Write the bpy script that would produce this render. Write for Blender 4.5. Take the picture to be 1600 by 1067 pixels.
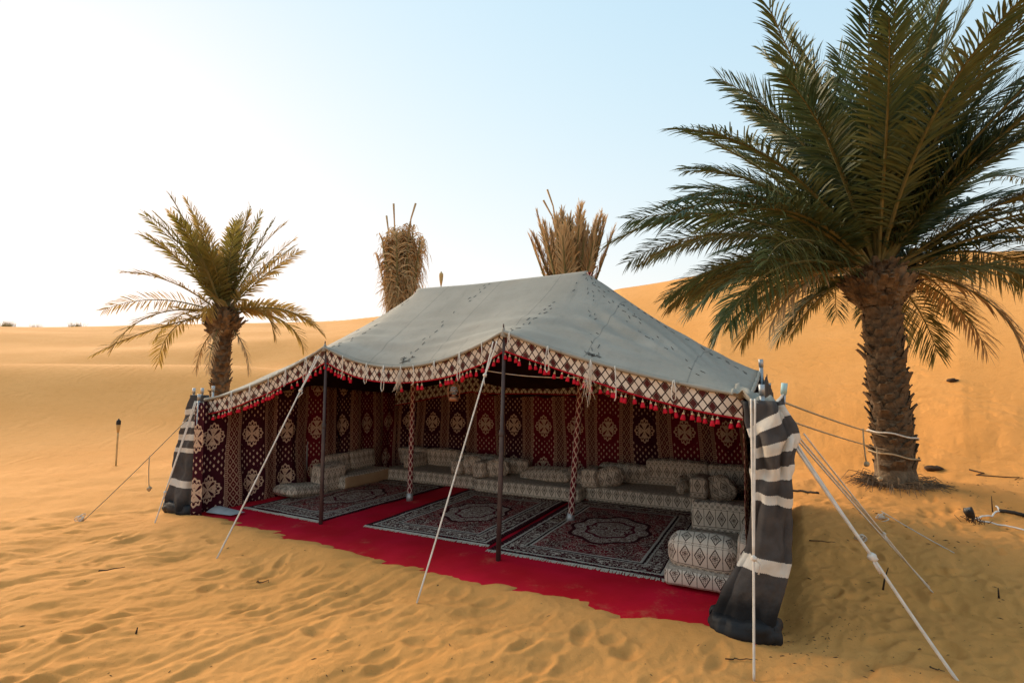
import bpy, bmesh, math, random
import numpy as np
from mathutils import Vector, Matrix

for o in list(bpy.data.objects):
    bpy.data.objects.remove(o)
scn = bpy.context.scene
COL = scn.collection
R = math.radians

# ------------------------------------------------------------ camera, sky, sun, exposure
CAMH, PITCH = 1.7, math.atan(67 / 805)
cd = bpy.data.cameras.new('camera')
cd.lens, cd.sensor_width, cd.clip_end, cd.clip_start = 18.11, 36.0, 3000, 0.05
cam = bpy.data.objects.new('camera', cd)
cam.location = (0, 0, CAMH)
cam.rotation_euler = (R(90) + PITCH, 0, 0)
COL.objects.link(cam)
scn.camera = cam

SUN_AZ, SUN_EL = R(-43), R(16.5)          # hazy low sun behind the left palm
world = bpy.data.worlds.new('World')
scn.world = world
world.use_nodes = True
wn = world.node_tree
wn.nodes.clear()
sky = wn.nodes.new('ShaderNodeTexSky')
sky.sky_type = 'NISHITA'
sky.sun_disc = False
sky.sun_elevation = SUN_EL
sky.sun_rotation = SUN_AZ
sky.altitude = 0
sky.air_density = 2.2
sky.dust_density = 0.35
sky.ozone_density = 2.0
bg = wn.nodes.new('ShaderNodeBackground')
bg.inputs['Strength'].default_value = 0.15
wo = wn.nodes.new('ShaderNodeOutputWorld')
# thick desert haze: the glow round the sun is rolled off softly, x / (1 + x/k), the same in every direction
_sep = wn.nodes.new('ShaderNodeSeparateColor'); _cmb = wn.nodes.new('ShaderNodeCombineColor')
wn.links.new(sky.outputs[0], _sep.inputs[0])
for _i, (_g, _k) in enumerate(((1.40, 3.9), (2.2, 3.2), (4.2, 2.95))):
    _a = wn.nodes.new('ShaderNodeMath'); _a.operation = 'MULTIPLY'; _a.inputs[1].default_value = _g
    _b = wn.nodes.new('ShaderNodeMath'); _b.operation = 'MULTIPLY_ADD'; _b.inputs[1].default_value = 1 / _k; _b.inputs[2].default_value = 1
    _c = wn.nodes.new('ShaderNodeMath'); _c.operation = 'DIVIDE'
    wn.links.new(_sep.outputs[_i], _a.inputs[0]); wn.links.new(_a.outputs[0], _b.inputs[0])
    wn.links.new(_a.outputs[0], _c.inputs[0]); wn.links.new(_b.outputs[0], _c.inputs[1]); wn.links.new(_c.outputs[0], _cmb.inputs[_i])
wn.links.new(_cmb.outputs[0], bg.inputs[0])
wn.links.new(bg.outputs[0], wo.inputs[0])

sl = bpy.data.lights.new('sun', 'SUN')
sl.energy, sl.angle, sl.color = 3.7, R(48), (1.0, 0.79, 0.56)
sun = bpy.data.objects.new('sun', sl)
sd = Vector((math.sin(SUN_AZ) * math.cos(SUN_EL), math.cos(SUN_AZ) * math.cos(SUN_EL), math.sin(SUN_EL)))
sun.rotation_euler = sd.to_track_quat('Z', 'Y').to_euler()
sun.location = (-20, 20, 30)
COL.objects.link(sun)

scn.view_settings.view_transform = 'Standard'
scn.view_settings.look = 'None'
scn.view_settings.gamma = 1
scn.view_settings.exposure = 1.42

# ------------------------------------------------------------ noise
_rng = np.random.RandomState(7)
_perm = _rng.permutation(512)
_grad = _rng.uniform(-1, 1, (512, 2))
_grad /= np.linalg.norm(_grad, axis=1)[:, None]


def perlin(x, y):
    x = np.asarray(x, float); y = np.asarray(y, float)
    xi = np.floor(x).astype(int); yi = np.floor(y).astype(int)
    xf = x - xi; yf = y - yi
    def g(ix, iy, dx, dy):
        gg = _grad[(_perm[ix & 511] + iy) & 511]
        return gg[..., 0] * dx + gg[..., 1] * dy
    u = xf ** 3 * (xf * (xf * 6 - 15) + 10); v = yf ** 3 * (yf * (yf * 6 - 15) + 10)
    a = g(xi, yi, xf, yf); b = g(xi + 1, yi, xf - 1, yf)
    c = g(xi, yi + 1, xf, yf - 1); d = g(xi + 1, yi + 1, xf - 1, yf - 1)
    return 1.5 * ((a * (1 - u) + b * u) * (1 - v) + (c * (1 - u) + d * u) * v)


def sstep(a, b, x):
    t = np.clip((x - a) / (b - a), 0, 1)
    return t * t * (3 - 2 * t)


# ------------------------------------------------------------ object helpers
def mesh(name, verts, faces, uv=None, smooth=True):
    me = bpy.data.meshes.new(name)
    me.from_pydata([tuple(map(float, v)) for v in verts], [], [tuple(map(int, f)) for f in faces])
    if uv is not None:
        lay = me.uv_layers.new(name='UVMap')
        idx = np.empty(len(me.loops), dtype=np.int32)
        me.loops.foreach_get('vertex_index', idx)
        lay.data.foreach_set('uv', np.asarray(uv, dtype=np.float32)[idx].ravel())
    if smooth:
        me.polygons.foreach_set('use_smooth', [True] * len(me.polygons))
    me.update()
    return me


def link(name, data, parent=None, loc=(0, 0, 0), rot=(0, 0, 0), scale=(1, 1, 1), kind=None):
    o = bpy.data.objects.new(name, data)
    COL.objects.link(o)
    o.location, o.rotation_euler, o.scale = loc, rot, scale
    if parent is not None:
        o.parent = parent
        o.matrix_parent_inverse = Matrix.Translation(-Vector(parent.get('_w', (0, 0, 0))))
    if kind:
        o['kind'] = kind
    return o


def thing(name, label, cat, loc, group=None):
    o = bpy.data.objects.new(name, None)
    COL.objects.link(o)
    o.location = loc
    o['_w'] = tuple(map(float, loc))
    o['label'], o['category'] = label, cat
    o.empty_display_size = 0.2
    if group: o['group'] = group
    return o


def part(name, verts, faces, mats, parent, uv=None, smooth=True, label=None, kind=None):
    me = mesh(name, verts, faces, uv, smooth)
    for m in (mats if isinstance(mats, (list, tuple)) else [mats]):
        me.materials.append(m)
    o = link(name, me, parent, kind=kind)
    if label: o['label'] = label
    return o


def solo(name, verts, faces, mats, label, cat, uv=None, smooth=True, group=None, kind=None):
    """a top-level thing made of one mesh, its origin at its base"""
    v = np.asarray(verts, float)
    b = np.array([(v[:, 0].min() + v[:, 0].max()) / 2, (v[:, 1].min() + v[:, 1].max()) / 2, v[:, 2].min()])
    me = mesh(name, v - b, faces, uv, smooth)
    for m in (mats if isinstance(mats, (list, tuple)) else [mats]):
        me.materials.append(m)
    o = link(name, me, loc=tuple(b), kind=kind)
    o['_w'] = tuple(map(float, b))
    if label: o['label'] = label
    if cat: o['category'] = cat
    if group: o['group'] = group
    return o


class MB:
    """mesh collector"""
    def __init__(s):
        s.v, s.f, s.m, s.n = [], [], [], 0
    def add(s, v, f, mi=0):
        v = np.asarray(v, float)
        s.v.append(v); s.f += [tuple(int(i) + s.n for i in q) for q in f]
        s.m += [mi] * len(f); s.n += len(v)
        return s
    def verts(s):
        return np.concatenate(s.v)


def put_mats(o, mb):
    o.data.polygons.foreach_set('material_index', mb.m)
    return o


def tube(pts, r, sides=6, caps=True):
    P = np.asarray(pts, float); n = len(P)
    rr = np.full(n, r) if np.isscalar(r) else np.asarray(r, float)
    T = np.gradient(P, axis=0); T /= np.linalg.norm(T, axis=1)[:, None] + 1e-12
    ref = np.array([0, 0, 1.0]) if abs(T[0, 2]) < .9 else np.array([1.0, 0, 0])
    V = []
    for i in range(n):
        a = np.cross(T[i], ref)
        if np.linalg.norm(a) < 1e-6: a = np.cross(T[i], [0, 1, 0.3])
        a /= np.linalg.norm(a); b = np.cross(a, T[i]); ref = b
        ang = np.arange(sides) * 2 * math.pi / sides
        V.append(P[i] + rr[i] * (np.cos(ang)[:, None] * a + np.sin(ang)[:, None] * b))
    V = np.concatenate(V)
    F = [(i * sides + k, i * sides + (k + 1) % sides, (i + 1) * sides + (k + 1) % sides, (i + 1) * sides + k)
         for i in range(n - 1) for k in range(sides)]
    if caps:
        F += [tuple(range(sides))[::-1], tuple((n - 1) * sides + k for k in range(sides))]
    return V, F


def lathe(prof, seg=10, loc=(0, 0, 0)):
    P = [(r, z) for r, z in prof]
    V = [(r * math.cos(k * 2 * math.pi / seg) + loc[0], r * math.sin(k * 2 * math.pi / seg) + loc[1], z + loc[2]) for r, z in P for k in range(seg)]
    F = [(i * seg + k, i * seg + (k + 1) % seg, (i + 1) * seg + (k + 1) % seg, (i + 1) * seg + k) for i in range(len(P) - 1) for k in range(seg)]
    F += [tuple(range(seg))[::-1], tuple((len(P) - 1) * seg + k for k in range(seg))]
    return np.array(V), F


def gridfaces(nu, nv):
    i, j = np.meshgrid(np.arange(nu - 1), np.arange(nv - 1), indexing='ij')
    a = i * nv + j
    return np.stack([a, a + nv, a + nv + 1, a + 1], -1).reshape(-1, 4)


def blob(c, r, seed=0, n=8):
    """lumpy knot"""
    rs = np.random.RandomState(seed)
    V, F = lathe([(r * math.sin(math.pi * (i + .5) / n) , -r * math.cos(math.pi * (i + .5) / n)) for i in range(n)], 8)
    V = V * (1 + .25 * rs.uniform(-1, 1, (len(V), 1))) + np.asarray(c)
    return V, F


# ------------------------------------------------------------ node helpers
class E:
    def __init__(s, nt, sock): s.nt, s.s = nt, sock
    def _m(s, op, b=None, c=None, sw=False):
        n = s.nt.nodes.new('ShaderNodeMath'); n.operation = op
        args = [s, b, c] if not sw else [b, s, c]
        for i, a in enumerate(args):
            if a is None: continue
            if isinstance(a, E): s.nt.links.new(a.s, n.inputs[i])
            else: n.inputs[i].default_value = float(a)
        return E(s.nt, n.outputs[0])
    def __add__(s, o): return s._m('ADD', o)
    __radd__ = __add__
    def __sub__(s, o): return s._m('SUBTRACT', o)
    def __rsub__(s, o): return s._m('SUBTRACT', o, sw=True)
    def __mul__(s, o): return s._m('MULTIPLY', o)
    __rmul__ = __mul__
    def __truediv__(s, o): return s._m('DIVIDE', o)
    def __lt__(s, o): return s._m('LESS_THAN', o)
    def __gt__(s, o): return s._m('GREATER_THAN', o)
    def fr(s): return s._m('FRACT')
    def fl(s): return s._m('FLOOR')
    def ab(s): return s._m('ABSOLUTE')
    def sn(s): return s._m('SINE')
    def cs(s): return s._m('COSINE')
    def sqrt(s): return s._m('SQRT')
    def mn(s, o): return s._m('MINIMUM', o)
    def mx(s, o): return s._m('MAXIMUM', o)
    def atan2(s, o): return s._m('ARCTAN2', o)
    def pw(s, o): return s._m('POWER', o)
    def inv(s): return 1 - s
    def cell(s, p): return ((s / p).fr() - .5) * p       # centred repeat
    def ss(s, a, b):
        n = s.nt.nodes.new('ShaderNodeMapRange'); n.interpolation_type = 'SMOOTHSTEP'
        s.nt.links.new(s.s, n.inputs[0]); n.inputs[1].default_value = a; n.inputs[2].default_value = b
        return E(s.nt, n.outputs[0])


def mixc(nt, f, a, b):
    n = nt.nodes.new('ShaderNodeMix'); n.data_type = 'RGBA'
    for key, val in ((0, f), (6, a), (7, b)):
        if isinstance(val, E): nt.links.new(val.s, n.inputs[key])
        elif isinstance(val, (tuple, list)): n.inputs[key].default_value = tuple(val) + (1,) if len(val) == 3 else val
        elif isinstance(val, (int, float)): n.inputs[key].default_value = val
        else: nt.links.new(val, n.inputs[key])
    return n.outputs[2]


def noise(nt, vec, scale, detail=4, rough=.55, dist=0):
    n = nt.nodes.new('ShaderNodeTexNoise')
    n.inputs['Scale'].default_value = scale; n.inputs['Detail'].default_value = detail
    n.inputs['Roughness'].default_value = rough; n.inputs['Distortion'].default_value = dist
    if vec is not None: nt.links.new(vec, n.inputs['Vector'])
    return E(nt, n.outputs['Fac'])


def comb(nt, x, y, z=0.0):
    n = nt.nodes.new('ShaderNodeCombineXYZ')
    for i, a in enumerate((x, y, z)):
        if isinstance(a, E): nt.links.new(a.s, n.inputs[i])
        else: n.inputs[i].default_value = a
    return n.outputs[0]


def material(name, fn, rough=.9, coord='UV', translucent=0.0, bumpd=.01, spec=.2, sheen=0, metal=0):
    """fn(nt, vec, x, y, z) -> (colour, bump height or None)"""
    m = bpy.data.materials.new(name); m.use_nodes = True
    nt = m.node_tree; nt.nodes.clear()
    tc = nt.nodes.new('ShaderNodeTexCoord'); vec = tc.outputs[coord]
    sp = nt.nodes.new('ShaderNodeSeparateXYZ'); nt.links.new(vec, sp.inputs[0])
    x, y, z = (E(nt, sp.outputs[i]) for i in range(3))
    col, bump = fn(nt, vec, x, y, z)
    p = nt.nodes.new('ShaderNodeBsdfPrincipled')
    p.inputs['Roughness'].default_value = rough
    p.inputs['Specular IOR Level'].default_value = spec
    p.inputs['Metallic'].default_value = metal
    if sheen:
        p.inputs['Sheen Weight'].default_value = sheen; p.inputs['Sheen Roughness'].default_value = .5
    out = nt.nodes.new('ShaderNodeOutputMaterial')
    if isinstance(col, tuple): p.inputs['Base Color'].default_value = col + (1,)
    else: nt.links.new(col, p.inputs['Base Color'])
    nrm = None
    if bump is not None:
        b = nt.nodes.new('ShaderNodeBump'); b.inputs['Distance'].default_value = bumpd; b.inputs['Strength'].default_value = 1
        nt.links.new(bump.s, b.inputs['Height']); nt.links.new(b.outputs[0], p.inputs['Normal']); nrm = b.outputs[0]
    if translucent:
        t = nt.nodes.new('ShaderNodeBsdfTranslucent'); mx = nt.nodes.new('ShaderNodeMixShader')
        if isinstance(col, tuple): t.inputs[0].default_value = col + (1,)
        else: nt.links.new(col, t.inputs[0])
        mx.inputs[0].default_value = translucent
        nt.links.new(p.outputs[0], mx.inputs[1]); nt.links.new(t.outputs[0], mx.inputs[2]); nt.links.new(mx.outputs[0], out.inputs[0])
    else:
        nt.links.new(p.outputs[0], out.inputs[0])
    return m


def plain(name, c1, c2, scale=8, bscale=40, bumpd=.004, **k):
    def fn(nt, vec, x, y, z):
        return mixc(nt, noise(nt, vec, scale).ss(.3, .7), c1, c2), noise(nt, vec, bscale)
    return material(name, fn, coord=k.pop('coord', 'Object'), bumpd=bumpd, **k)


# ------------------------------------------------------------ materials
def f_sand(nt, vec, x, y, z):
    big = noise(nt, vec, .35, 5)
    fine = noise(nt, vec, 60, 3)
    mid = noise(nt, vec, 5, 5, .6)
    c = mixc(nt, big.ss(.3, .7), (.65, .292, .078), (.70, .330, .100))
    c = mixc(nt, mid.ss(.45, .8) * .35, c, (.52, .225, .055))
    c = mixc(nt, noise(nt, vec, 220, 3, .7).ss(.52, .70) * .30, c, (.40, .19, .055))
    c = mixc(nt, (fine > .66) * .35, c, (.33, .17, .06))
    # wind ripples, broken up by noise
    wp = noise(nt, vec, .8, 4) * 26 + x * 16 + y * 7
    rip = wp.sn() * noise(nt, vec, .6, 3).ss(.42, .66) * .16
    return c, rip + noise(nt, vec, 14, 6, .65) * .42 + noise(nt, vec, 150, 4, .7) * .22
M_sand = material('sand', f_sand, rough=.95, coord='Object', bumpd=.035, spec=.1)


def f_canvas(nt, vec, x, y, z):
    a = noise(nt, vec, 1.3, 6, .6); b = noise(nt, vec, 9, 4)
    c = mixc(nt, a.ss(.3, .72), (.255, .242, .205), (.315, .298, .255))
    c = mixc(nt, b.ss(.55, .8) * .5, c, (.20, .19, .16))
    st = noise(nt, comb(nt, x * 3, y * .5), 2.2, 6, .65)
    c = mixc(nt, st.ss(.55, .75) * .45, c, (.17, .165, .145))
    c = mixc(nt, noise(nt, vec, .8, 4).ss(.55, .75) * .35, c, (.36, .31, .24))
    seam = (x.cell(.9).ab() < .006) * .5
    c = mixc(nt, seam, c, (.13, .13, .12))
    weave = (x * 900).sn() * (y * 900).sn()
    return c, weave * .05 + noise(nt, vec, 22, 5) * .6 + seam * .5
M_canvas = material('grey_canvas', f_canvas, rough=.85, bumpd=.006)


def medallion(nt, x, y, rx, ry):
    qx, qy = x / rx, y / ry
    r = (qx * qx + qy * qy).sqrt(); th = qy.atan2(qx)
    R0 = .80 + (th * 4).cs() * .10 + (th * 16).cs() * .05
    body = r < R0
    ring = (((r / R0) - .80).ab() < .055) * ((th * 16).cs() > -.35)
    pet = ((th * 4).cs() * .5 + (r / R0 * 9.5).sn() * .8) > .42
    mid = pet * (r < R0 * .75) * (r > R0 * .30)
    cut = ring.mx(mid).mx(((th * 2).sn().ab() > .93) * (r < .55) * (r > .12))
    return body * cut.inv()


def f_hang(nt, vec, x, y, z):
    P = .60
    idx = (x / P).fl()
    wn_ = nt.nodes.new('ShaderNodeTexWhiteNoise'); wn_.noise_dimensions = '1D'
    nt.links.new((idx + .37).s, wn_.inputs['W']); h = E(nt, wn_.outputs['Value'])
    cx = x.cell(P)                                 # 0 in the middle of the field panel
    ax = cx.ab()
    # field with small lozenges
    field = mixc(nt, (h > .62) * .75, (.135, .008, .016), (.020, .010, .016))
    px, py = .088, .10
    lz1 = (x.cell(px).ab() / .0135 + y.cell(py).ab() / .025) < 1
    lz2 = ((x + px / 2).cell(px).ab() / .0135 + (y + py / 2).cell(py).ab() / .025) < 1
    beige = mixc(nt, noise(nt, vec, 5), (.48, .32, .22), (.60, .45, .33))
    med = medallion(nt, cx, (y + .06).cell(.70), .165, .205)
    clear = ((cx / .20) * (cx / .20) + ((y + .06).cell(.70) / .25) * ((y + .06).cell(.70) / .25)) > .95
    c = mixc(nt, lz1.mx(lz2) * clear, field, beige)
    c = mixc(nt, med, c, beige)
    # lattice band between the panels
    bx = (x + P / 2).cell(P)
    band = bx.ab() < .115
    p2 = .078
    g1 = ((bx + y * .62) / p2).fr(); g2 = ((bx - y * .62) / p2).fr()
    lat = ((g1 - .5).ab() > .40).mx((g2 - .5).ab() > .40)
    dot = ((g1 - .5).ab() < .13) * ((g2 - .5).ab() < .13)
    bc = mixc(nt, lat.mx(dot), (.085, .008, .012), (.34, .215, .145))
    e1 = (bx.ab() > .070)
    tooth = ((y / .028).fr() < .55) * ((bx.ab() - .092).ab() < .013)
    line = ((bx.ab() - .073).ab() < .004).mx((bx.ab() - .111).ab() < .004)
    bc = mixc(nt, e1, bc, (.12, .010, .014))
    bc = mixc(nt, tooth.mx(line), bc, (.42, .28, .19))
    c = mixc(nt, band, c, bc)
    return c, noise(nt, vec, 30, 3) + (y * 700).sn() * .1
M_hang = material('wall_hanging', f_hang, rough=.95, bumpd=.004, translucent=.06, spec=.05)


def lattice(nt, x, y, p, k, lw, c0, cl, cf, nrow):
    a = (x / p + y / (p * k)); b = (x / p - y / (p * k))
    fa, fb = a.fr(), b.fr()
    ea = (fa - .5).ab(); eb = (fb - .5).ab()
    line = (ea > .5 - lw).mx(eb > .5 - lw)
    fill = ((a.fl() / 2).fr() < .25) * ((b.fl() / 2).fr() < .25) * nrow
    d = ((fa - .5).ab().mx((fb - .5).ab())) < .40
    c = mixc(nt, fill * d, c0, cf)
    return mixc(nt, line, c, cl)


def f_val(nt, vec, x, y, z):
    c = lattice(nt, x, y, .074, 1.3, .085, (.74, .68, .60), (.045, .022, .018), (.085, .018, .018), 1)
    c = mixc(nt, noise(nt, vec, 4, 5).ss(.45, .75) * .3, c, (.40, .30, .22))
    return c, noise(nt, vec, 60, 3)
M_val = material('lattice_trim', f_val, rough=.9, bumpd=.003, translucent=.15)


def f_pole(nt, vec, x, y, z):
    c = lattice(nt, x, y, .083, 1.45, .10, (.12, .010, .016), (.60, .46, .38), (.60, .46, .38), 0)
    return c, noise(nt, vec, 60, 3)
M_wrap = material('lattice_wrap', f_pole, rough=.9, bumpd=.003)


def f_cush(nt, vec, x, y, z):
    base = mixc(nt, noise(nt, vec, 3, 4), (.57, .465, .36), (.66, .56, .45))
    dark = (.055, .030, .022)
    x, y = x * 1.15, y * 1.15
    V = .34
    vy = (y / V).fr() * V
    # row of small rosettes
    q = .068
    def ros(cx, cy, r):
        rr = (cx * cx + cy * cy).sqrt(); th = cy.atan2(cx)
        lob = rr < (r * (.86 + (th * 6).cs() * .14))
        return lob * (((rr - r * .45).ab() < r * .13).mx(((th * 6).cs() > .55) * (rr > r * .62))).inv()
    rowA = vy < .136
    r1 = ros(x.cell(q), vy.cell(q), .026).mx(((x + q / 2).cell(q).ab() + (vy + q / 2).cell(q).ab()) < .008)
    lk = ((((x + vy) / q).fr() - .5).ab() > .465).mx((((x - vy) / q).fr() - .5).ab() > .465)
    # row of tall diamonds with rosette cores and thin bars
    W = .136
    dx = x.cell(W); dy = vy - .238
    dd = dx.ab() / .052 + dy.ab() / .092
    dia = ((dd - .90).ab() < .11).mx((dd < .72) * (((dx / .0155).fr() - .5).ab() < .30) * (((dy / .0155).fr() - .5).ab() < .30))
    dia = dia.mx(ros(dx, dy, .024))
    bar = ((x + W / 2).cell(W).ab() < .0045) * (((y / .012).fr()) < .7)
    edge = ((vy - .136).ab() < .003).mx(vy > V - .004)
    pat = rowA * r1.mx(lk * .7) + rowA.inv() * dia.mx(bar)
    c = mixc(nt, pat.mn(1).mx(edge) * .97, base, dark)
    return c, noise(nt, vec, 45, 4)
M_cush = material('cushion_brocade', f_cush, rough=.92, bumpd=.004, spec=.1)


def f_seat(nt, vec, x, y, z):
    a = noise(nt, vec, 28, 5, .7)
    c = mixc(nt, a.ss(.42, .6), (.28, .215, .165), (.50, .41, .32))
    return c, a
M_tan = plain('tan_ticking', (.36, .22, .12), (.42, .27, .15), 5, 60, .003)


def f_rug(seed):
    def fn(nt, vec, x, y, z):
        HX, HY = .86, 1.24
        ax, ay = x.ab(), y.ab()
        d = (HX - ax).mn(HY - ay)
        mv = comb(nt, ax, ay, float(seed))
        n1 = noise(nt, mv, 7.5, 2, .5, 1.2)
        fil = ((n1 * 9).fr() - .5).ab() > .385
        n2 = noise(nt, mv, 26, 2)
        spk = n2 > .60
        white = (.60, .48, .37)
        maroon = mixc(nt, noise(nt, vec, 4, 3).ss(.4, .65), (.21, .012, .018), (.075, .010, .012))
        # field
        c = mixc(nt, fil * .85, maroon, white)
        c = mixc(nt, (n2 > .64) * .6, c, white)
        # central medallion
        r = ((x / .42) * (x / .42) + (y / .55) * (y / .55)).sqrt(); th = y.atan2(x)
        R1 = 1.0 + (th * 8).cs() * .06
        med = r < R1
        c = mixc(nt, med, c, mixc(nt, spk.mx(((n1 * 14).fr() > .55)), (.11, .010, .014), (.58, .46, .36)))
        c = mixc(nt, ((r - R1).ab() < .05), c, (.06, .01, .012))
        c = mixc(nt, ((r - R1 * .6).ab() < .04), c, (.12, .012, .02))
        # borders
        b1 = d < .30
        bcol = mixc(nt, spk.mx(fil), (.075, .012, .014), (.64, .52, .41))
        c = mixc(nt, b1, c, bcol)
        for a_, w_, cc in ((.30, .012, (.55, .46, .38)), (.275, .010, (.03, .01, .01)), (.25, .008, (.5, .42, .34)), (.065, .012, (.55, .46, .38)), (.085, .008, (.03, .01, .01))):
            c = mixc(nt, (d - a_).ab() < w_, c, cc)
        c = mixc(nt, d < .04, c, mixc(nt, ((x + y) / .05).fr() > .6, (.022, .010, .011), (.10, .015, .02)))
        c = mixc(nt, noise(nt, vec, 2.2, 5).ss(.62, .78) * .45, c, (.42, .29, .15))      # trodden-in sand
        return c, noise(nt, vec, 120, 3) + fil * .3
    return fn
M_rug = [material('rug_%d' % i, f_rug(i * 3.7), rough=.97, coord='Object', bumpd=.004, spec=.04) for i in range(3)]


def f_red(nt, vec, x, y, z):
    c = mixc(nt, noise(nt, vec, 1.5, 5).ss(.3, .7), (.46, .004, .012), (.56, .005, .026))
    c = mixc(nt, noise(nt, vec, 2.2, 8, .78).ss(.56, .72) * .34, c, (.50, .22, .11))
    return c, noise(nt, vec, 90, 3) * .4 + noise(nt, vec, 5, 3)
M_red = material('red_carpet', f_red, rough=.85, coord='Object', bumpd=.006, spec=.12)


def f_stripe(nt, vec, x, y, z):
    zz = (noise(nt, vec, 3, 3) - .5) * .012 + y + ((x / .012).fr() - .5).ab() * .008
    m = None
    for a, b in ((1.39, 1.46), (1.215, 1.295), (1.045, 1.125), (.885, .945), (.435, .525)):
        s = (zz > a) * (zz < b)
        m = s if m is None else m.mx(s)
    dark = mixc(nt, noise(nt, vec, 6, 5).ss(.3, .7), (.050, .045, .043), (.078, .070, .066))
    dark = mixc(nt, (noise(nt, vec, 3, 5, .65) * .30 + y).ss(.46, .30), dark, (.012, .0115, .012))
    wht = mixc(nt, noise(nt, vec, 5, 4).ss(.4, .8), (.60, .56, .49), (.44, .385, .31))
    return mixc(nt, m, dark, wht), noise(nt, vec, 25, 4) + (y * 900).sn() * .08
M_stripe = material('striped_wool', f_stripe, rough=.92, bumpd=.006)

M_black = plain('black_tarp', (.010, .010, .011), (.018, .018, .020), 6, 20, .006, rough=.6, spec=.25)
M_tassel = plain('red_tassel', (.42, .008, .022), (.55, .014, .035), 30, 90, .004)
M_cap = plain('tassel_cap', (.50, .33, .16), (.62, .5, .34), 30, 90, .002)
M_trim = plain('red_braid', (.32, .006, .016), (.42, .01, .025), 20, 120, .003)
M_steel = plain('dark_pole_steel', (.045, .030, .028), (.075, .05, .045), 5, 60, .002, rough=.55, spec=.4)
M_galv = plain('galvanised', (.34, .35, .36), (.45, .46, .46), 12, 60, .001, rough=.45, metal=.6)
M_cyan = plain('pale_blue_plastic', (.30, .48, .50), (.36, .52, .54), 12, 60, .001, rough=.5)
M_rope = plain('white_rope', (.62, .56, .48), (.74, .68, .60), 20, 220, .006)
M_tanrope = plain('tan_rope', (.40, .29, .17), (.50, .38, .24), 20, 220, .006)
M_thread = plain('black_thread', (.03, .03, .028), (.06, .058, .052), 20, 120, .001)
M_leaf = [material('palm_leaf_%d' % i, (lambda a, b: (lambda nt, vec, x, y, z: (mixc(nt, noise(nt, vec, 1.7, 3).ss(.35, .65), a, b), None)))(a, b),
                   rough=.5, coord='Object', translucent=.22, spec=.35)
          for i, (a, b) in enumerate([((.034, .064, .028), (.060, .092, .038)), ((.060, .082, .026), (.10, .110, .034)), ((.115, .11, .034), (.17, .14, .048))])]
M_sunglow = [material('sunglow_leaf_%d' % i, (lambda a, b: (lambda nt, vec, x, y, z: (mixc(nt, noise(nt, vec, 1.7, 3).ss(.35, .65), a, b), None)))(a, b),
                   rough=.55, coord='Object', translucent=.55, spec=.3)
          for i, (a, b) in enumerate([((.15, .135, .028), (.21, .17, .04)), ((.26, .18, .045), (.36, .24, .075))])]  # sun glow through the small palm's fronds, painted into the leaf colour
M_dry = material('dry_frond', lambda nt, vec, x, y, z: (mixc(nt, noise(nt, vec, 4, 4).ss(.3, .7), (.30, .19, .09), (.46, .31, .16)), None), rough=.8, coord='Object', translucent=.2)
M_straw = material('straw_frond', lambda nt, vec, x, y, z: (mixc(nt, noise(nt, vec, 3, 4).ss(.3, .7), (.46, .30, .14), (.60, .42, .22)), None), rough=.8, coord='Object', translucent=.2)
M_stem = plain('frond_stem', (.10, .095, .035), (.18, .15, .06), 5, 50, .003)
M_boot = plain('palm_boot', (.065, .040, .022), (.20, .135, .08), 5, 30, .012)
M_bark = plain('palm_bark', (.085, .056, .035), (.19, .135, .085), 6, 18, .03)
M_bamboo = plain('bamboo', (.42, .27, .10), (.52, .36, .16), 6, 60, .002, rough=.6)
M_soot = plain('torch_black', (.02, .018, .016), (.04, .034, .03), 10, 60, .002, rough=.6)
M_rust = plain('rusty_copper', (.33, .15, .075), (.22, .09, .045), 14, 60, .002, rough=.5, metal=.5)
M_twig = plain('dark_twig', (.035, .02, .012), (.07, .04, .022), 20, 80, .004)
M_grass = plain('dune_grass', (.24, .19, .07), (.34, .27, .11), 20, 80, .001)
M_white = plain('white_cable', (.6, .58, .54), (.7, .68, .64), 20, 80, .001)
gm = bpy.data.materials.new('lamp_glass'); gm.use_nodes = True
gp = gm.node_tree.nodes['Principled BSDF']
gp.inputs['Base Color'].default_value = (.75, .78, .78, 1); gp.inputs['Roughness'].default_value = .12
gp.inputs['Transmission Weight'].default_value = .85; gp.inputs['IOR'].default_value = 1.2

# ------------------------------------------------------------ tent frame of reference
RC = np.array([1.717, 3.792]); UA = np.array([-.882, .4713]); VA = np.array([.4713, .882])
L, W = 6.66, 3.95
PK1, PK2, RV = 4.80, 2.20, 1.78           # front/back pole places and ridge line


def W3(u, v, z):
    u, v, z = np.broadcast_arrays(np.asarray(u, float), np.asarray(v, float), np.asarray(z, float))
    xy = RC + u[..., None] * UA + v[..., None] * VA
    return np.concatenate([xy, z[..., None]], -1)


def to_uv(X, Y):
    dx, dy = X - RC[0], Y - RC[1]
    return dx * UA[0] + dy * UA[1], dx * VA[0] + dy * VA[1]


def vf(u):
    """plan of the front eave: the poles stand a little inside the corners"""
    return np.interp(u, [0, .4, PK2, PK1, L - .4, L], [.14, .20, .30, .40, .14, .06])
def fv(u, v): return vf(u) + v * (1 - vf(u) / W)


TENT_ROT = math.atan2(UA[1], UA[0])

# ------------------------------------------------------------ ground: one sheet of sand and dunes
def carpet_edge(u):
    return np.interp(u, [-.3, .2, .8, 1.3, 1.95, 2.3, 2.9, 3.9, 5.0, 6.0, 6.8], [-.02, -.05, -.10, -.16, -.06, -.15, -.17, -.07, -.02, .03, .06])


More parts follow.
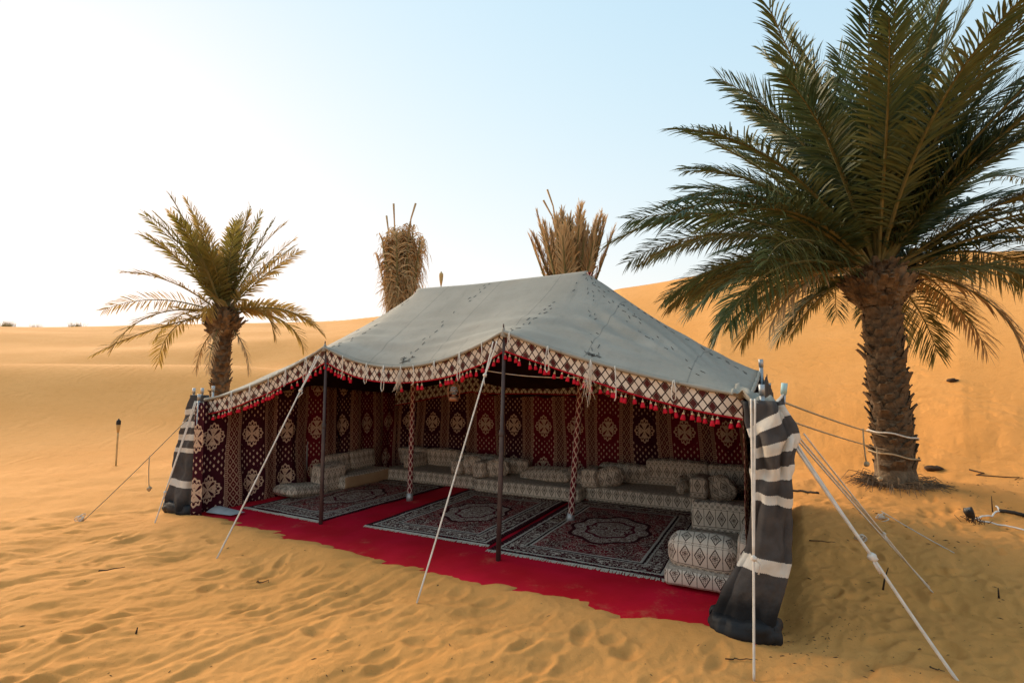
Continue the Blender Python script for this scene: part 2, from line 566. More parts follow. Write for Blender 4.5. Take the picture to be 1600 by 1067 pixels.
def ground_z(X, Y):
    X = np.asarray(X, float); Y = np.asarray(Y, float)
    r = np.hypot(X, Y); ph = np.degrees(np.arctan2(X, Y))
    A = [-180, -110, -70, -45, -35, -20, -12, 0, 12, 22, 33, 41, 48, 70, 110, 180]
    foot = np.interp(ph, A, [30, 30, 19, 14.5, 14.0, 14, 14, 13.5, 13, 12, 11.5, 11, 11, 13, 25, 30])
    cd_ = np.interp(ph, A, [70, 70, 72, 72, 72, 66, 56, 44, 34, 30, 28, 27, 26, 30, 45, 60])
    ch = np.interp(ph, A, [4, 4, 6.5, 7.7, 8.6, 9.7, 9.7, 9.0, 8.3, 8.05, 7.7, 7.4, 6.8, 6, 4, 4])
    t = (r - foot) / (cd_ - foot)
    up = np.clip(t, 0, 1)
    prof = up ** 1.25 * (1 + .35 * (1 - up))
    prof = prof * (1 - .5 * np.exp(-(up / .10) ** 2))
    z = ch * prof
    back = np.clip(t - 1, 0, None)
    z = np.where(t > 1, ch - 3.2 * (1 - np.exp(-back * 1.2)) - back * .3, z)
    # round the crest and give the faces broad undulations
    z -= .35 * np.exp(-((t - 1) / .06) ** 2) * sstep(.5, 1, t)
    z += sstep(.05, .5, t) * (.45 * perlin(X * .07 + 3, Y * .07) + .05 * perlin(X * .22, Y * .2 + 9))
    left = sstep(-8, -30, ph)
    z += left * 1.0 * np.exp(-((r - 25 - 2 * np.sin(ph * .1)) / 4.5) ** 2) - left * .5 * np.exp(-((r - 34) / 5) ** 2)
    # flat camp ground
    near = 1 - sstep(9, 18, r)
    u, v = to_uv(X, Y)
    flat = sstep(-1.0, .2, v) * sstep(W + 1.2, W + .1, v) * sstep(-.5, .05, u) * sstep(L + .6, L + .05, u)
    act = near * (1 - .9 * flat)
    z += act * (.05 * perlin(X * .7, Y * .7) + .03 * perlin(X * 1.6 + 5, Y * 1.6))
    # wind-smoothed trampled hollows, stretched along one diagonal
    c, s = math.cos(R(38)), math.sin(R(38))
    a, b = X * c + Y * s, -X * s + Y * c
    hol = perlin(a * 1.5 + .3 * perlin(X, Y), b * 3.8 + 4)
    z += act * (.024 * np.minimum(hol, .12) - .020 * np.clip(perlin(a * 3.4 + 8, b * 7.5), .08, 1) - .012 * np.abs(perlin(a * 5 + 3, b * 12 + 1)) + .004 * perlin(a * 16, b * 24))
    # mounds on the right and round the palm
    for mx_, my_, h, rr in ((6.0, 8.3, .22, 1.3), (4.1, 6.6, .14, 1.0), (7.6, 7.0, .12, 1.4), (3.0, 5.5, .05, .8)):
        z += h * np.exp(-((X - mx_) ** 2 + (Y - my_) ** 2) / rr ** 2)
    # sunken bed under the carpet, sand drifting over its front edge
    streak = .32 * np.clip(perlin(u * 2.1 + v * 1.2, v * 1.1 + 2), -.5, .6) + .30 * sstep(3.2, 5.2, u) * perlin(u * 6 + v * 11, v * 2 + 7) + .18 * perlin(u * 5 + v * 6, v * 2.2) + .07 * perlin(u * 13 + v * 9, v * 4)
    k = sstep(-.20, .14, v - carpet_edge(u) + streak * .60) * sstep(W + .35, W + .05, v) * sstep(-.28, -.02, u + .1) * sstep(L + .3, L + .05, u)
    z = z * (1 - k) + (-.07) * k
    lip = np.exp(-((v - carpet_edge(u) + .22) / .22) ** 2) * sstep(-.2, .2, u) * sstep(L + .2, L - .3, u)
    z += (1 - k) * lip * .035
    return z


def build_ground():
    az = np.radians(np.concatenate([np.arange(-180, -62, 2.5), np.arange(-62, 62, .165), np.arange(62, 180, 2.5)]))
    def geo(a, b, q): return np.exp(np.arange(math.log(a), math.log(b), q))
    rr = np.concatenate([geo(.15, 1.8, .08), geo(1.8, 9, .0046), geo(9, 70, .0125), geo(70, 900, .06)])
    AZ, RR = np.meshgrid(az, rr, indexing='ij')
    X, Y = RR * np.sin(AZ), RR * np.cos(AZ)
    Z = ground_z(X, Y)
    # footprints and scuffs
    rs = np.random.RandomState(3)
    npx = rs.uniform(-6.5, 6, 900); npy = rs.uniform(1.4, 8.5, 900)
    j0 = np.searchsorted(rr, 1.2); j1 = np.searchsorted(rr, 9.5)
    i0 = np.searchsorted(az, R(-62)); i1 = np.searchsorted(az, R(62))
    xs, ys, zs = X[i0:i1, j0:j1], Y[i0:i1, j0:j1], Z[i0:i1, j0:j1]
    azs, rrs = az[i0:i1], rr[j0:j1]
    for x0, y0 in zip(npx, npy):
        u, v = to_uv(x0, y0)
        if v > -.45 and -.5 < u < L + .5: continue
        r0 = math.hypot(x0, y0); a0 = math.atan2(x0, y0)
        ia = slice(*np.searchsorted(azs, [a0 - .5 / r0, a0 + .5 / r0])); ib = slice(*np.searchsorted(rrs, [r0 - .5, r0 + .5]))
        th = R(35) + rs.normal(0, .5); c, s = math.cos(th), math.sin(th)
        dx, dy = xs[ia, ib] - x0, ys[ia, ib] - y0
        la, lb = rs.uniform(.07, .15), rs.uniform(.035, .06)
        q = ((dx * c + dy * s) / la) ** 2 + ((-dx * s + dy * c) / lb) ** 2
        dep = rs.uniform(.008, .026)
        zs[ia, ib] += -dep * np.exp(-q ** 1.3) + dep * .35 * np.exp(-(np.sqrt(q) - 1.5) ** 2 / .12)
    for ox in (0, .30):                                  # faint drag marks at the lower left
        dl = (xs + 2.35 + ox - (ys - 2.4) * .62 - .10 * np.sin(ys * 1.7)) * .85
        zs += sstep(6.0, 4.2, ys) * (-.011 * np.exp(-(dl / .028) ** 2) + .006 * np.exp(-((dl - .065) / .03) ** 2) + .006 * np.exp(-((dl + .065) / .03) ** 2))
    n0, n1 = X.shape
    V = np.stack([X, Y, Z], -1).reshape(-1, 3)
    F = gridfaces(n0, n1)
    j = np.arange(n1 - 1); a = (n0 - 1) * n1 + j
    F = np.concatenate([F, np.stack([a, j, j + 1, a + 1], -1)])[:, ::-1]
    me = bpy.data.meshes.new('sand_ground')
    me.vertices.add(len(V)); me.vertices.foreach_set('co', V.astype(np.float32).ravel())
    me.loops.add(F.size); me.loops.foreach_set('vertex_index', F.astype(np.int32).ravel())
    me.polygons.add(len(F)); me.polygons.foreach_set('loop_start', np.arange(0, F.size, 4, dtype=np.int32))
    me.polygons.foreach_set('loop_total', np.full(len(F), 4, dtype=np.int32))
    me.polygons.foreach_set('use_smooth', np.ones(len(F), dtype=bool))
    me.update(calc_edges=True); me.validate()
    me.materials.append(M_sand)
    link('sand_ground', me, kind='structure')


build_ground()


def gz(x, y): return float(ground_z(np.array([x]), np.array([y]))[0])


# ------------------------------------------------------------ the tent
tent = thing('desert_tent', 'open-fronted desert tent with grey canvas roof and red tasselled trim', 'tent', tuple(W3(L / 2, W / 2, 0)))


def sag(u, knots):
    """eave: straight between knots with a catenary-like sag; knots (u, z, sag to the next)"""
    u = np.asarray(u, float); z = np.zeros_like(u)
    for (a, za, s), (b, zb, _) in zip(knots[:-1], knots[1:]):
        m = (u >= a - 1e-6) & (u <= b + 1e-6)
        t = (u[m] - a) / (b - a)
        z[m] = za + (zb - za) * t - s * 4 * t * (1 - t)
    return z


ZR = 3.12
def eave_front(u): return sag(np.clip(u, 0, L), [(0, 1.62, .06), (PK2, 2.23, .30), (PK1, 2.17, .09), (L, 1.50, 0)])
def eave_back(u): return sag(np.clip(u, 0, L), [(0, 1.62, .02), (PK2, 1.84, .05), (PK1, 1.84, .02), (L, 1.56, 0)])
def eave_r(v): v = (v - .14) / (W - .14) * W; return sag(np.clip(v, 0, W), [(0, 1.62, .02), (RV, 1.84, .02), (W, 1.62, 0)])
def eave_l(v): v = (v - .06) / (W - .06) * W; return sag(np.clip(v, 0, W), [(0, 1.50, .02), (RV, 1.72, .02), (W, 1.56, 0)])


NU, NV = 169, 101
us, vs = np.linspace(0, L, NU), np.linspace(0, W, NV)
UU, VV = np.meshgrid(us, vs, indexing='ij')
def build_roof():
    zf, zb = eave_front(us), eave_back(us)
    t = VV / W
    Z = (1 - t) * zf[:, None] + t * zb[:, None]
    fix = np.zeros_like(Z, bool)
    Z[:, 0], Z[:, -1], Z[0], Z[-1] = zf, zb, eave_r(fv(0, vs)), eave_l(fv(L, vs))
    fix[:, 0] = fix[:, -1] = True; fix[0] = fix[-1] = True
    u0, u1 = 1.88, 4.66
    Z = np.where((UU > u0) & (UU < u1), Z + (ZR - Z) * (1 - np.abs(VV - RV) / RV), Z)
    def line(a, za, b, zb_, s):
        n = 240; q = np.linspace(0, 1, n)
        uu, vv = a[0] + (b[0] - a[0]) * q, a[1] + (b[1] - a[1]) * q
        zz = za + (zb_ - za) * q - s * 4 * q * (1 - q)
        i = np.clip(np.round(uu / L * (NU - 1)).astype(int), 0, NU - 1); j = np.clip(np.round(vv / W * (NV - 1)).astype(int), 0, NV - 1)
        Z[i, j] = zz; fix[i, j] = True
    line((u0, RV), ZR, (u1, RV), ZR + .02, .015)
    for (ue, dirc) in ((u0, 0), (u1, L)):
        zc = 1.62 if dirc == 0 else 1.5
        for vc in (0, W):
            line((ue, RV), ZR, (dirc, vc), zc if vc == 0 else 1.62 if dirc == 0 else 1.56, .10)
        line((ue, RV), ZR, (dirc, RV), 1.84 if dirc == 0 else 1.72, .09)
        pu = PK2 if dirc == 0 else PK1
        line((ue, RV), ZR, (pu, 0), 2.23 if dirc == 0 else 2.17, .10)
        line((ue, RV), ZR, (pu, W), 1.84, .09)
    Zi = Z.copy(); bnd = np.zeros_like(fix); bnd[:, 0] = bnd[:, -1] = True; bnd[0] = bnd[-1] = True
    def relax(Z, f, n):
        keep = Z.copy()
        for _ in range(n):
            M = Z.copy()
            M[1:-1, 1:-1] = .25 * (Z[2:, 1:-1] + Z[:-2, 1:-1] + Z[1:-1, 2:] + Z[1:-1, :-2])
            Z = np.where(f, keep, M)
        return Z
    Z = relax(Z, fix, 1500)
    Z = relax(Z, bnd | ((np.abs(VV - RV) < .03) & (UU > u0) & (UU < u1)), 14)
    # slack folds running to the corners and along the eaves
    inn = np.sin(math.pi * np.clip(VV / W, 0, 1)) * np.sin(math.pi * np.clip(UU / L, 0, 1))
    rad = np.arctan2(VV + .02, UU + .02); dist = np.hypot(UU, VV)
    Z += .034 * np.sin(rad * 34 + 2.2 * perlin(UU * 1.1, VV * 1.1)) * np.exp(-((dist - .95) / .75) ** 2) * np.clip(inn * 3, 0, 1)
    Z += .022 * perlin(UU * 1.2 + VV * .4, VV * 6.5) * np.clip(inn * 4, 0, 1) * np.exp(-(VV / .7) ** 2) * 2
    Z += .010 * perlin(UU * .9, VV * .9 + 20) * np.clip(inn * 4, 0, 1)
    return Z


RZ = build_roof()
def roof_z(u, v):
    i = np.clip(np.asarray(u, float) / L * (NU - 1), 0, NU - 1.001); j = np.clip(np.asarray(v, float) / W * (NV - 1), 0, NV - 1.001)
    a, b = i.astype(int), j.astype(int); p, q = i - a, j - b
    return RZ[a, b] * (1 - p) * (1 - q) + RZ[a + 1, b] * p * (1 - q) + RZ[a, b + 1] * (1 - p) * q + RZ[a + 1, b + 1] * p * q


rv = W3(UU, fv(UU, VV), RZ).reshape(-1, 3)
roof = part('roof', rv, gridfaces(NU, NV)[:, ::-1], M_canvas, tent, uv=np.stack([UU, VV], -1).reshape(-1, 2), label='grey canvas roof with stitched seams')
sm = roof.modifiers.new('thick', 'SOLIDIFY'); sm.thickness = .008; sm.offset = 0

M_undershade = plain('painted_undershade', (.022, .010, .009), (.035, .016, .013), 6, 60, .003, rough=.95, spec=.05)  # added sheet below the canvas, coloured near black to stand in for shade
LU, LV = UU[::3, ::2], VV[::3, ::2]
shade_v = W3(np.clip(LU, .04, L - .04), np.clip(fv(LU, LV), vf(LU) + .04, W - .03), RZ[::3, ::2] - .035).reshape(-1, 3)
part('shade_sheet', shade_v, gridfaces(*LU.shape), M_undershade, roof, label='dark cloth lining under the roof')

# rolled hem of the canvas along the eaves
def eave_path(which, n=120):
    if which == 'front': s = np.linspace(0, L, n); return W3(s, vf(s) - .012, eave_front(s))
    if which == 'back': s = np.linspace(0, L, n); return W3(s, W + .01, eave_back(s))
    if which == 'right': s = np.linspace(.14, W, n); return W3(-.012, s, eave_r(s))
    s = np.linspace(.06, W, n); return W3(L + .012, s, eave_l(s))
for w_ in ('front', 'back', 'right', 'left'):
    p = eave_path(w_)
    p[:, 2] -= .008
    V, F = tube(p, .018 + .006 * perlin(np.arange(len(p)) * .3, 2.5 + 0 * p[:, 0]), 7)
    part('hem', V, F, M_canvas, roof, uv=V[:, :2])

# stitching dashes along the seam lines of the roof
def stitches():
    mb = MB(); rs = np.random.RandomState(5)
    rows = [((1.88, RV), (2.20, .05), 17, .05), ((3.35, RV - .02), (3.55, .05), 15, .05), ((4.66, RV), (4.72, .05), 15, .05), ((1.88, RV), (1.25, .06), 18, .05),
            ((1.85, RV), (.25, .10), 20, .07), ((1.82, RV), (.05, 1.2), 22, .05), ((1.85, RV - .05), (.75, .55), 12, .10), ((4.7, RV), (6.5, .5), 14, .05), ((4.66, RV), (5.7, .06), 14, .05)]
    for a, b, n, off in rows:
        a, b = np.array(a), np.array(b); d = (b - a) / np.linalg.norm(b - a); nn = np.array([-d[1], d[0]])
        for i in range(n):
            for sgn in (-1, 1):
                if rs.rand() < .42: continue
                t = (i + .5 + sgn * .18) / n
                c = a + (b - a) * t + nn * sgn * off * (.5 + .2 * rs.rand())
                dd = d * (.013 + .011 * rs.rand()) + nn * rs.normal(0, .007)
                w = nn * .0024
                q = np.array([c - dd - w, c + dd - w, c + dd + w, c - dd + w])
                q = np.clip(q, [.02, .02], [L - .02, W - .02])
                lo = W3(q[:, 0], fv(q[:, 0], q[:, 1]), roof_z(q[:, 0], q[:, 1]) + .0055); hi = lo + [0, 0, .004]
                mb.add(np.concatenate([lo, hi]), [(4, 5, 6, 7), (0, 1, 5, 4), (1, 2, 6, 5), (2, 3, 7, 6), (3, 0, 4, 7)])
    # knotted loops over the eave seams
    for u0 in (1.28, 3.55):
        for k in range(7):
            c = np.array([u0 + rs.normal(0, .05), .07 + rs.normal(0, .03)]); pts = []
            for t in np.linspace(0, 1, 5):
                q = c + np.array([.05 * (t - .5) + rs.normal(0, .01), rs.normal(0, .012)])
                q = np.clip(q, [.02, .02], [L, W]); pts.append(W3(q[0], fv(q[0], q[1]), roof_z(q[0], q[1]) + .012))
            mb.add(*tube(pts, .0026, 4))
    return mb
mb = stitches()
part('stitching', mb.verts(), mb.f, M_thread, roof, smooth=False, kind='stuff', label='short black stitches along the roof seams')

# pointed canvas tips at the pole tops, with the pole spike through them
for u0, z0 in ((PK1, 2.17), (PK2, 2.23)):
    c = W3(u0, vf(u0) - .005, z0)
    V, F = lathe([(.040, -.06), (.028, -.03), (.016, .01), (.010, .03)], 9)
    V = V * (1 + .2 * np.random.RandomState(int(u0 * 9)).uniform(-1, 1, (len(V), 1)))
    part('pole_cap', V + c, F, M_canvas, roof, uv=V[:, :2])
    V, F = lathe([(.008, 0), (.008, .06), (.004, .07)], 8)
    part('pole_spike', V + c, F, M_steel, roof)

# front valance with lattice pattern
VH = .180
def valance(u0, u1, zf, v, h, n=200, fl=.006, flip=1, mat=M_val, name='valance', label=None):
    s = np.linspace(u0, u1, n); m = 9
    S, T = np.meshgrid(s, np.linspace(0, 1, m), indexing='ij')
    top = zf(S)
    wave = .010 * np.sin(S * 9 + 2 * np.sin(S * 2.3)) + .006 * np.sin(S * 23)
    drop = h * T * (1 + .06 * np.sin(S * 3.1))
    P = W3(S, (vf(S) if flip > 0 else 0) + v + T * (wave + .015) * flip, top - .012 - drop)
    o = part(name, P.reshape(-1, 3), gridfaces(n, m), mat, tent, uv=np.stack([S, top * .25 - drop], -1).reshape(-1, 2), label=label)
    so = o.modifiers.new('thick', 'SOLIDIFY'); so.thickness = .005
    return o, P[:, -1]
val, low = valance(.02, L - .02, eave_front, .006, VH, label='white valance with brown diamond lattice')
V, F = tube(low, .008, 6)
part('trim', V, F, M_trim, val, label='red braid edging')
inner, low2 = valance(.08, L - .08, eave_back, W - .17, .25, n=120, flip=-1, name='inner_valance')
V, F = tube(low2, .010, 6); part('trim', V, F, M_trim, inner)

# tassels on short cords under the front valance
tm = MB()
V, F = lathe([(.003, 0), (.003, -.022)], 5); tm.add(V, F, 1)
V, F = lathe([(.004, -.018), (.011, -.022), (.012, -.032), (.008, -.038)], 8); tm.add(V, F, 1)
V, F = lathe([(.008, -.036), (.0165, -.046), (.020, -.062), (.0235, -.084), (.012, -.086)], 9); tm.add(V, F, 0)
tme = mesh('tassel', tm.verts(), tm.f); tme.materials.append(M_tassel); tme.materials.append(M_cap)
tme.polygons.foreach_set('material_index', tm.m)
rs = np.random.RandomState(11)
lu = np.linspace(.02, L - .02, len(low))
u_ = .07
while u_ < L - .08:
    gap = 3.05 < u_ < 4.30 and rs.rand() < .86
    if not gap and rs.rand() > .06:
        p = [np.interp(u_, lu, low[:, k]) for k in range(3)]
        link('tassel', tme, val, loc=(p[0], p[1], p[2] - rs.uniform(.0, .02)), rot=(rs.normal(0, .12), rs.normal(0, .12), rs.uniform(0, 6)), scale=(rs.uniform(.78, .98),) * 2 + (rs.uniform(.78, 1.05),))
    u_ += .056 * rs.uniform(.55, 1.45)

# white tie cords hanging over the valance
for k, u0 in enumerate((.55, 1.05, 1.7, 2.12, 2.45, 2.72, 3.05, 3.35, 3.78, 4.05, 4.45, 5.05, 5.35, 5.62, 5.9, 6.2)):
    z0 = float(eave_front(np.array([u0]))[0]); ln = rs.uniform(.14, .28); wd = rs.uniform(.01, .03)
    pts = [W3(u0 - wd * .3, vf(u0) - .035, z0 + .01), W3(u0 - wd, vf(u0) - .04, z0 - ln * .6), W3(u0 - wd * .8, vf(u0) - .045, z0 - ln), W3(u0, vf(u0) - .05, z0 - ln * 1.1),
           W3(u0 + wd, vf(u0) - .045, z0 - ln * .95), W3(u0 + wd * .9, vf(u0) - .04, z0 - ln * .5), W3(u0 + wd * .1, vf(u0) - .035, z0 + .005)]
    if k % 3 == 1: pts = pts[:4]
    V, F = tube(pts, .0048, 5); part('tie_cord', V, F, M_rope, val)
# two frayed hanks of white yarn
for u0, ln in ((3.52, .26), (1.27, .34)):
    mb = MB(); z0 = float(eave_front(np.array([u0]))[0])
    for k in range(26):
        a, b = rs.normal(0, .018, 2); l_ = ln * rs.uniform(.45, 1.25); e = rs.normal(0, .03, 2)
        pts = [W3(u0, vf(u0) - .03, z0 + .01), W3(u0 + a * .6, vf(u0) - .045 + b * .3, z0 - l_ * .35), W3(u0 + a + .02, vf(u0) - .045 + b, z0 - l_ * .7), W3(u0 + a + e[0] + .03, vf(u0) - .045 + b + e[1], z0 - l_)]
        mb.add(*tube(pts, .0018, 4))
    part('frayed_yarn', mb.verts(), mb.f, M_rope, val, label='frayed hank of white yarn')

# wall hangings (inside) and striped outer walls
def wall(path_u, path_v, top_fn, inset, amp, seed, name, mat, label, z0=-.02, n=240, m=26, off=0.0, uoff=0.0):
    """path from (u,v) a to b; top_fn gives the height along it"""
    s = np.linspace(0, 1, n)
    u = np.interp(s, [0, 1], path_u); v = np.interp(s, [0, 1], path_v)
    ln = math.hypot(path_u[1] - path_u[0], path_v[1] - path_v[0])
    nx, ny = -(path_v[1] - path_v[0]) / ln, (path_u[1] - path_u[0]) / ln
    S, T = np.meshgrid(s, np.linspace(0, 1, m), indexing='ij')
    d = S * ln
    ple = amp * (np.sin(d * 10.5 + seed + 2.2 * perlin(d * .7 + seed, T * .8)) * .55 + np.sin(d * 23 + 3 * perlin(d * 1.2, T + seed)) * .25 + perlin(d * 1.5 + seed, T * 2.2) * .8) * (1.15 - .75 * T)
    sway = .09 * perlin(d * 1.1 + 7 * seed, T * 1.3) * (1 - T)
    top = top_fn(u[:, None] + 0 * T if path_u[0] != path_u[1] else v[:, None] + 0 * T)
    z = z0 + (top - .03 - z0) * T
    U = u[:, None] + nx * (ple + off) + (path_u[1] - path_u[0]) / ln * sway
    Vv = v[:, None] + ny * (ple + off) + (path_v[1] - path_v[0]) / ln * sway
    P = W3(U, Vv, z)
    o = part(name, P.reshape(-1, 3), gridfaces(n, m), mat, tent, uv=np.stack([d * 1.04 + uoff, z], -1).reshape(-1, 2), label=label)
    so = o.modifiers.new('thick', 'SOLIDIFY'); so.thickness = .004; so.offset = 0
    return o
wall((L - .05, .05), (W - .04, W - .04), eave_back, 0, .05, 1.3, 'wall_hanging', M_hang, 'patterned maroon hanging along the back')
wall((L - .03, L - .03), (.02, W - .06), eave_l, 0, .055, 4.1, 'wall_hanging', M_hang, 'patterned maroon hanging on the left side, in loose folds', n=200, uoff=.13)
wall((.03, .03), (.04, W - .06), eave_r, 0, .03, 6.2, 'wall_hanging', M_hang, 'patterned maroon hanging on the right side', n=160)
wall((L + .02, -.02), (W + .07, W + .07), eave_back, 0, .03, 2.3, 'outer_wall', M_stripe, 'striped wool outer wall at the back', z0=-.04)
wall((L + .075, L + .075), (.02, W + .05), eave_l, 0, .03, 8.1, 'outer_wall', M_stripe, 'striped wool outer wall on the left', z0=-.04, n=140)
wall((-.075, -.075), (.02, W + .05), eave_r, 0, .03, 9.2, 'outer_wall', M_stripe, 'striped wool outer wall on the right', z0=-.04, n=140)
# front return of the left hanging, turned round the corner
n, m = 24, 20
S, T = np.meshgrid(np.linspace(0, 1, n), np.linspace(0, 1, m), indexing='ij')
P = W3(L + .07 - .20 * S - .03 * (1 - T), -.035 - .03 * np.sin(S * 6) * (1.2 - T), .0 + T * 1.46)
o = part('wall_hanging', P.reshape(-1, 3), gridfaces(n, m), M_hang, tent, uv=np.stack([.22 + S * .2, P[..., 2] - .0], -1).reshape(-1, 2), label='red front edge of the left hanging')
o.modifiers.new('thick', 'SOLIDIFY').thickness = .005

# front poles, leaning out to the eave, and the two wrapped ridge poles
for (ub, vb, ut, zt) in ((4.82, .43, PK1, 2.16), (2.27, .32, PK2, 2.22)):
    a, b = W3(ub, vb, -.02), W3(ut, vf(ut) + .02, zt)
    pts = [a + (b - a) * t for t in (0, .28, .555, .56, 1)]
    V, F = tube(pts, [.024, .024, .024, .019, .019], 12)
    p_ = part('front_pole', V, F, M_steel, tent)
    c = a + (b - a) * .555
    V, F = lathe([(.027, -.03), (.029, -.02), (.029, .02), (.024, .03)], 12); part('collar', V + c, F, M_steel, p_)
for ub, vb, ut in ((4.70, 1.96, 4.66), (2.18, 1.98, 1.88)):
    a, b = W3(ub, vb, .0), W3(ut, fv(ut, RV), ZR - .02)
    nn = 30; sd_ = 14
    V, F = tube([a + (b - a) * t for t in np.linspace(.03, 1, nn)], .041 + .002 * np.sin(np.arange(nn)), sd_, caps=False)
    q = np.arange(len(V)); uvm = np.stack([np.abs((q % sd_) / sd_ - .5) * 2 * .165, (q // sd_) / nn * 3.05], -1)
    p_ = part('wrapped_pole', V, F, M_wrap, tent, uv=uvm, label='ridge pole wrapped in red and white lattice cloth')
    V, F = lathe([(.050, -.0), (.052, .05), (.044, .11), (.038, .112)], 14); part('foot', V + a, F, M_galv, p_)
# corner, side and back poles
def bare_pole(u, v, h, tip=M_galv, lean=(0, 0), r=.017):
    a, b = W3(u, v, -.05), W3(u + lean[0], v + lean[1], h)
    V, F = tube([a, (a + b) / 2, b], r, 10); p_ = part('pole', V, F, M_galv, tent)
    V, F = tube([b, b + (b - a) / np.linalg.norm(b - a) * .08], .021, 10); part('tip', V, F, tip, p_)
for u, v, h in ((-.10, .06, 1.62), (-.03, RV, 1.88), (-.03, RV + .12, 1.88), (-.04, W, 1.64), (L, -.03, 1.49), (L + .03, RV, 1.74), (L, W + .05, 1.54), (PK1, W + .02, 1.84), (PK2, W + .02, 1.84)):
    bare_pole(u, v, h)
bare_pole(-.04, .02, 1.63, M_cyan, lean=(-.20, .02))
for du, dv in ((.40, .12), (.27, .16), (.12, .22)):
    bare_pole(L + du, dv, 1.57 + .03 * (du < .2), lean=(-.02, 0), r=.014)

# striped wings bunched at the two front corners
def wing(sections, seed, label, nz=46, na=60):
    """sections: (z, centre u, centre v, half width, half thickness, tilt of the cloth lines)"""
    sec = np.array(sections); zt = np.linspace(sec[0, 0], sec[-1, 0], nz)
    cu, cv, hw, ht = (np.interp(zt, sec[:, 0], sec[:, k]) for k in (1, 2, 3, 4))
    A = np.linspace(0, 2 * math.pi, na)
    Zg, Ag = np.meshgrid(zt, A, indexing='ij')
    c, s = np.cos(Ag), np.sin(Ag)
    sx = np.sign(c) * np.abs(c) ** .75; sy = np.sign(s) * np.abs(s) ** .75
    fold = .016 * np.sin(Ag * 5 + seed + Zg * 1.2) + .040 * perlin(Ag * 1.5 + seed, Zg * 2.6) + .030 * perlin(Ag * 2.2 + Zg * 2 + seed, Zg * 6) * (.5 + (Zg > 1.05)) + .012 * perlin(Ag * 3 + seed, Zg * 11)
    U = cu[:, None] + sx * (hw[:, None] + fold * .5); Vv = cv[:, None] + sy * (ht[:, None] + fold)
    Zp = Zg + .010 * perlin(Ag * 1.2 + seed, Zg * 1.5) * (Zg > .1)
    P = W3(U, Vv, Zp)
    dz = .012 * perlin(sx * 1.2 + seed, Zg * 1.2) + .10 * sx * np.clip((Zg - 1.0) * 2, -.15, 1) * (1 if seed < 4 else .1) + (0 if seed < 4 else .1)
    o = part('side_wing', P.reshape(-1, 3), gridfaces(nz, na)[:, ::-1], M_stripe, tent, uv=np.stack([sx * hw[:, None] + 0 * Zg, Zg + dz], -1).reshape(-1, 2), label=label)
    o.modifiers.new('thick', 'SOLIDIFY').thickness = .006
    return o, cu, cv, hw, ht
def skirt(parent, sec, seed):
    na, nz = 60, 8
    A = np.linspace(0, 2 * math.pi, na); zt = np.linspace(-.03, .12, nz)
    Zg, Ag = np.meshgrid(zt, A, indexing='ij'); c, s = np.cos(Ag), np.sin(Ag)
    sx = np.sign(c) * np.abs(c) ** .75; sy = np.sign(s) * np.abs(s) ** .75
    bul = .012 + .025 * np.sin((Zg + .03) / .15 * math.pi) + .022 * perlin(Ag * 3 + seed, Zg * 20)
    bul = np.where(Zg > .11, bul - .03, bul)
    P = W3(sec[1] + sx * (sec[3] + bul), sec[2] + sy * (sec[4] + bul), Zg + .02 * perlin(Ag * 2 + seed, 1.5 + 0 * Zg))
    o = part('skirt', P.reshape(-1, 3), gridfaces(nz, na)[:, ::-1], M_black, parent, label='crumpled black plastic hem')
    o.modifiers.new('thick', 'SOLIDIFY').thickness = .006
secR = [(-.04, .055, -.12, .19, .12), (.12, .045, -.12, .18, .11), (.30, -.01, -.11, .178, .10), (.55, -.105, -.09, .132, .075), (.9, -.145, -.08, .108, .06),
        (1.2, -.150, -.075, .116, .055), (1.33, -.165, -.06, .150, .06), (1.42, -.135, -.04, .150, .05), (1.58, -.10, -.02, .12, .03)]
wr, *_ = wing(secR, 2.0, 'grey and white striped wing at the right corner, black at its foot')
skirt(wr, secR[0], 1.0)
secL = [(-.04, L + .36, .02, .29, .09), (.12, L + .36, .02, .28, .085), (.45, L + .34, .04, .255, .07), (.9, L + .33, .07, .24, .06), (1.3, L + .30, .11, .20, .05), (1.55, L + .29, .15, .17, .03)]
wl, *_ = wing(secL, 5.0, 'grey and white striped wing at the left corner')
skirt(wl, secL[0], 4.0)
# peak of cloth pulled up to the blue-tipped pole, and the crumpled canvas corner
n, m = 16, 12
S, T = np.meshgrid(np.linspace(0, 1, n), np.linspace(0, 1, m), indexing='ij')
U = -.27 + .25 * S * (1 - T) + .03 * T; Vv = -.05 + .07 * T + .03 * np.sin(S * 7) * (1 - T)
P = W3(U, Vv, 1.36 + T * .27 + .05 * (1 - T) * S)
o = part('peak', P.reshape(-1, 3), gridfaces(n, m), M_stripe, wr, uv=np.stack([U, 1.30 + T * .06 + .06 * S], -1).reshape(-1, 2)); o.modifiers.new('thick', 'SOLIDIFY').thickness = .006
mb = MB(); rs = np.random.RandomState(21)
n, m = 22, 14
S, T = np.meshgrid(np.linspace(0, 1, n), np.linspace(0, 1, m), indexing='ij')
U = .10 - .28 * S; Vv = -.05 + .42 * T + .03 * np.sin(S * 9)
Zc = 1.62 + .035 * np.sin(T * 9 + S * 5) - .13 * S ** 2 + .05 * T + .04 * perlin(S * 5, T * 5)
P = W3(U, Vv, Zc); o = part('corner_flap', P.reshape(-1, 3), gridfaces(n, m), M_canvas, roof, uv=np.stack([U, Vv], -1).reshape(-1, 2), label='crumpled canvas corner'); o.modifiers.new('thick', 'SOLIDIFY').thickness = .006

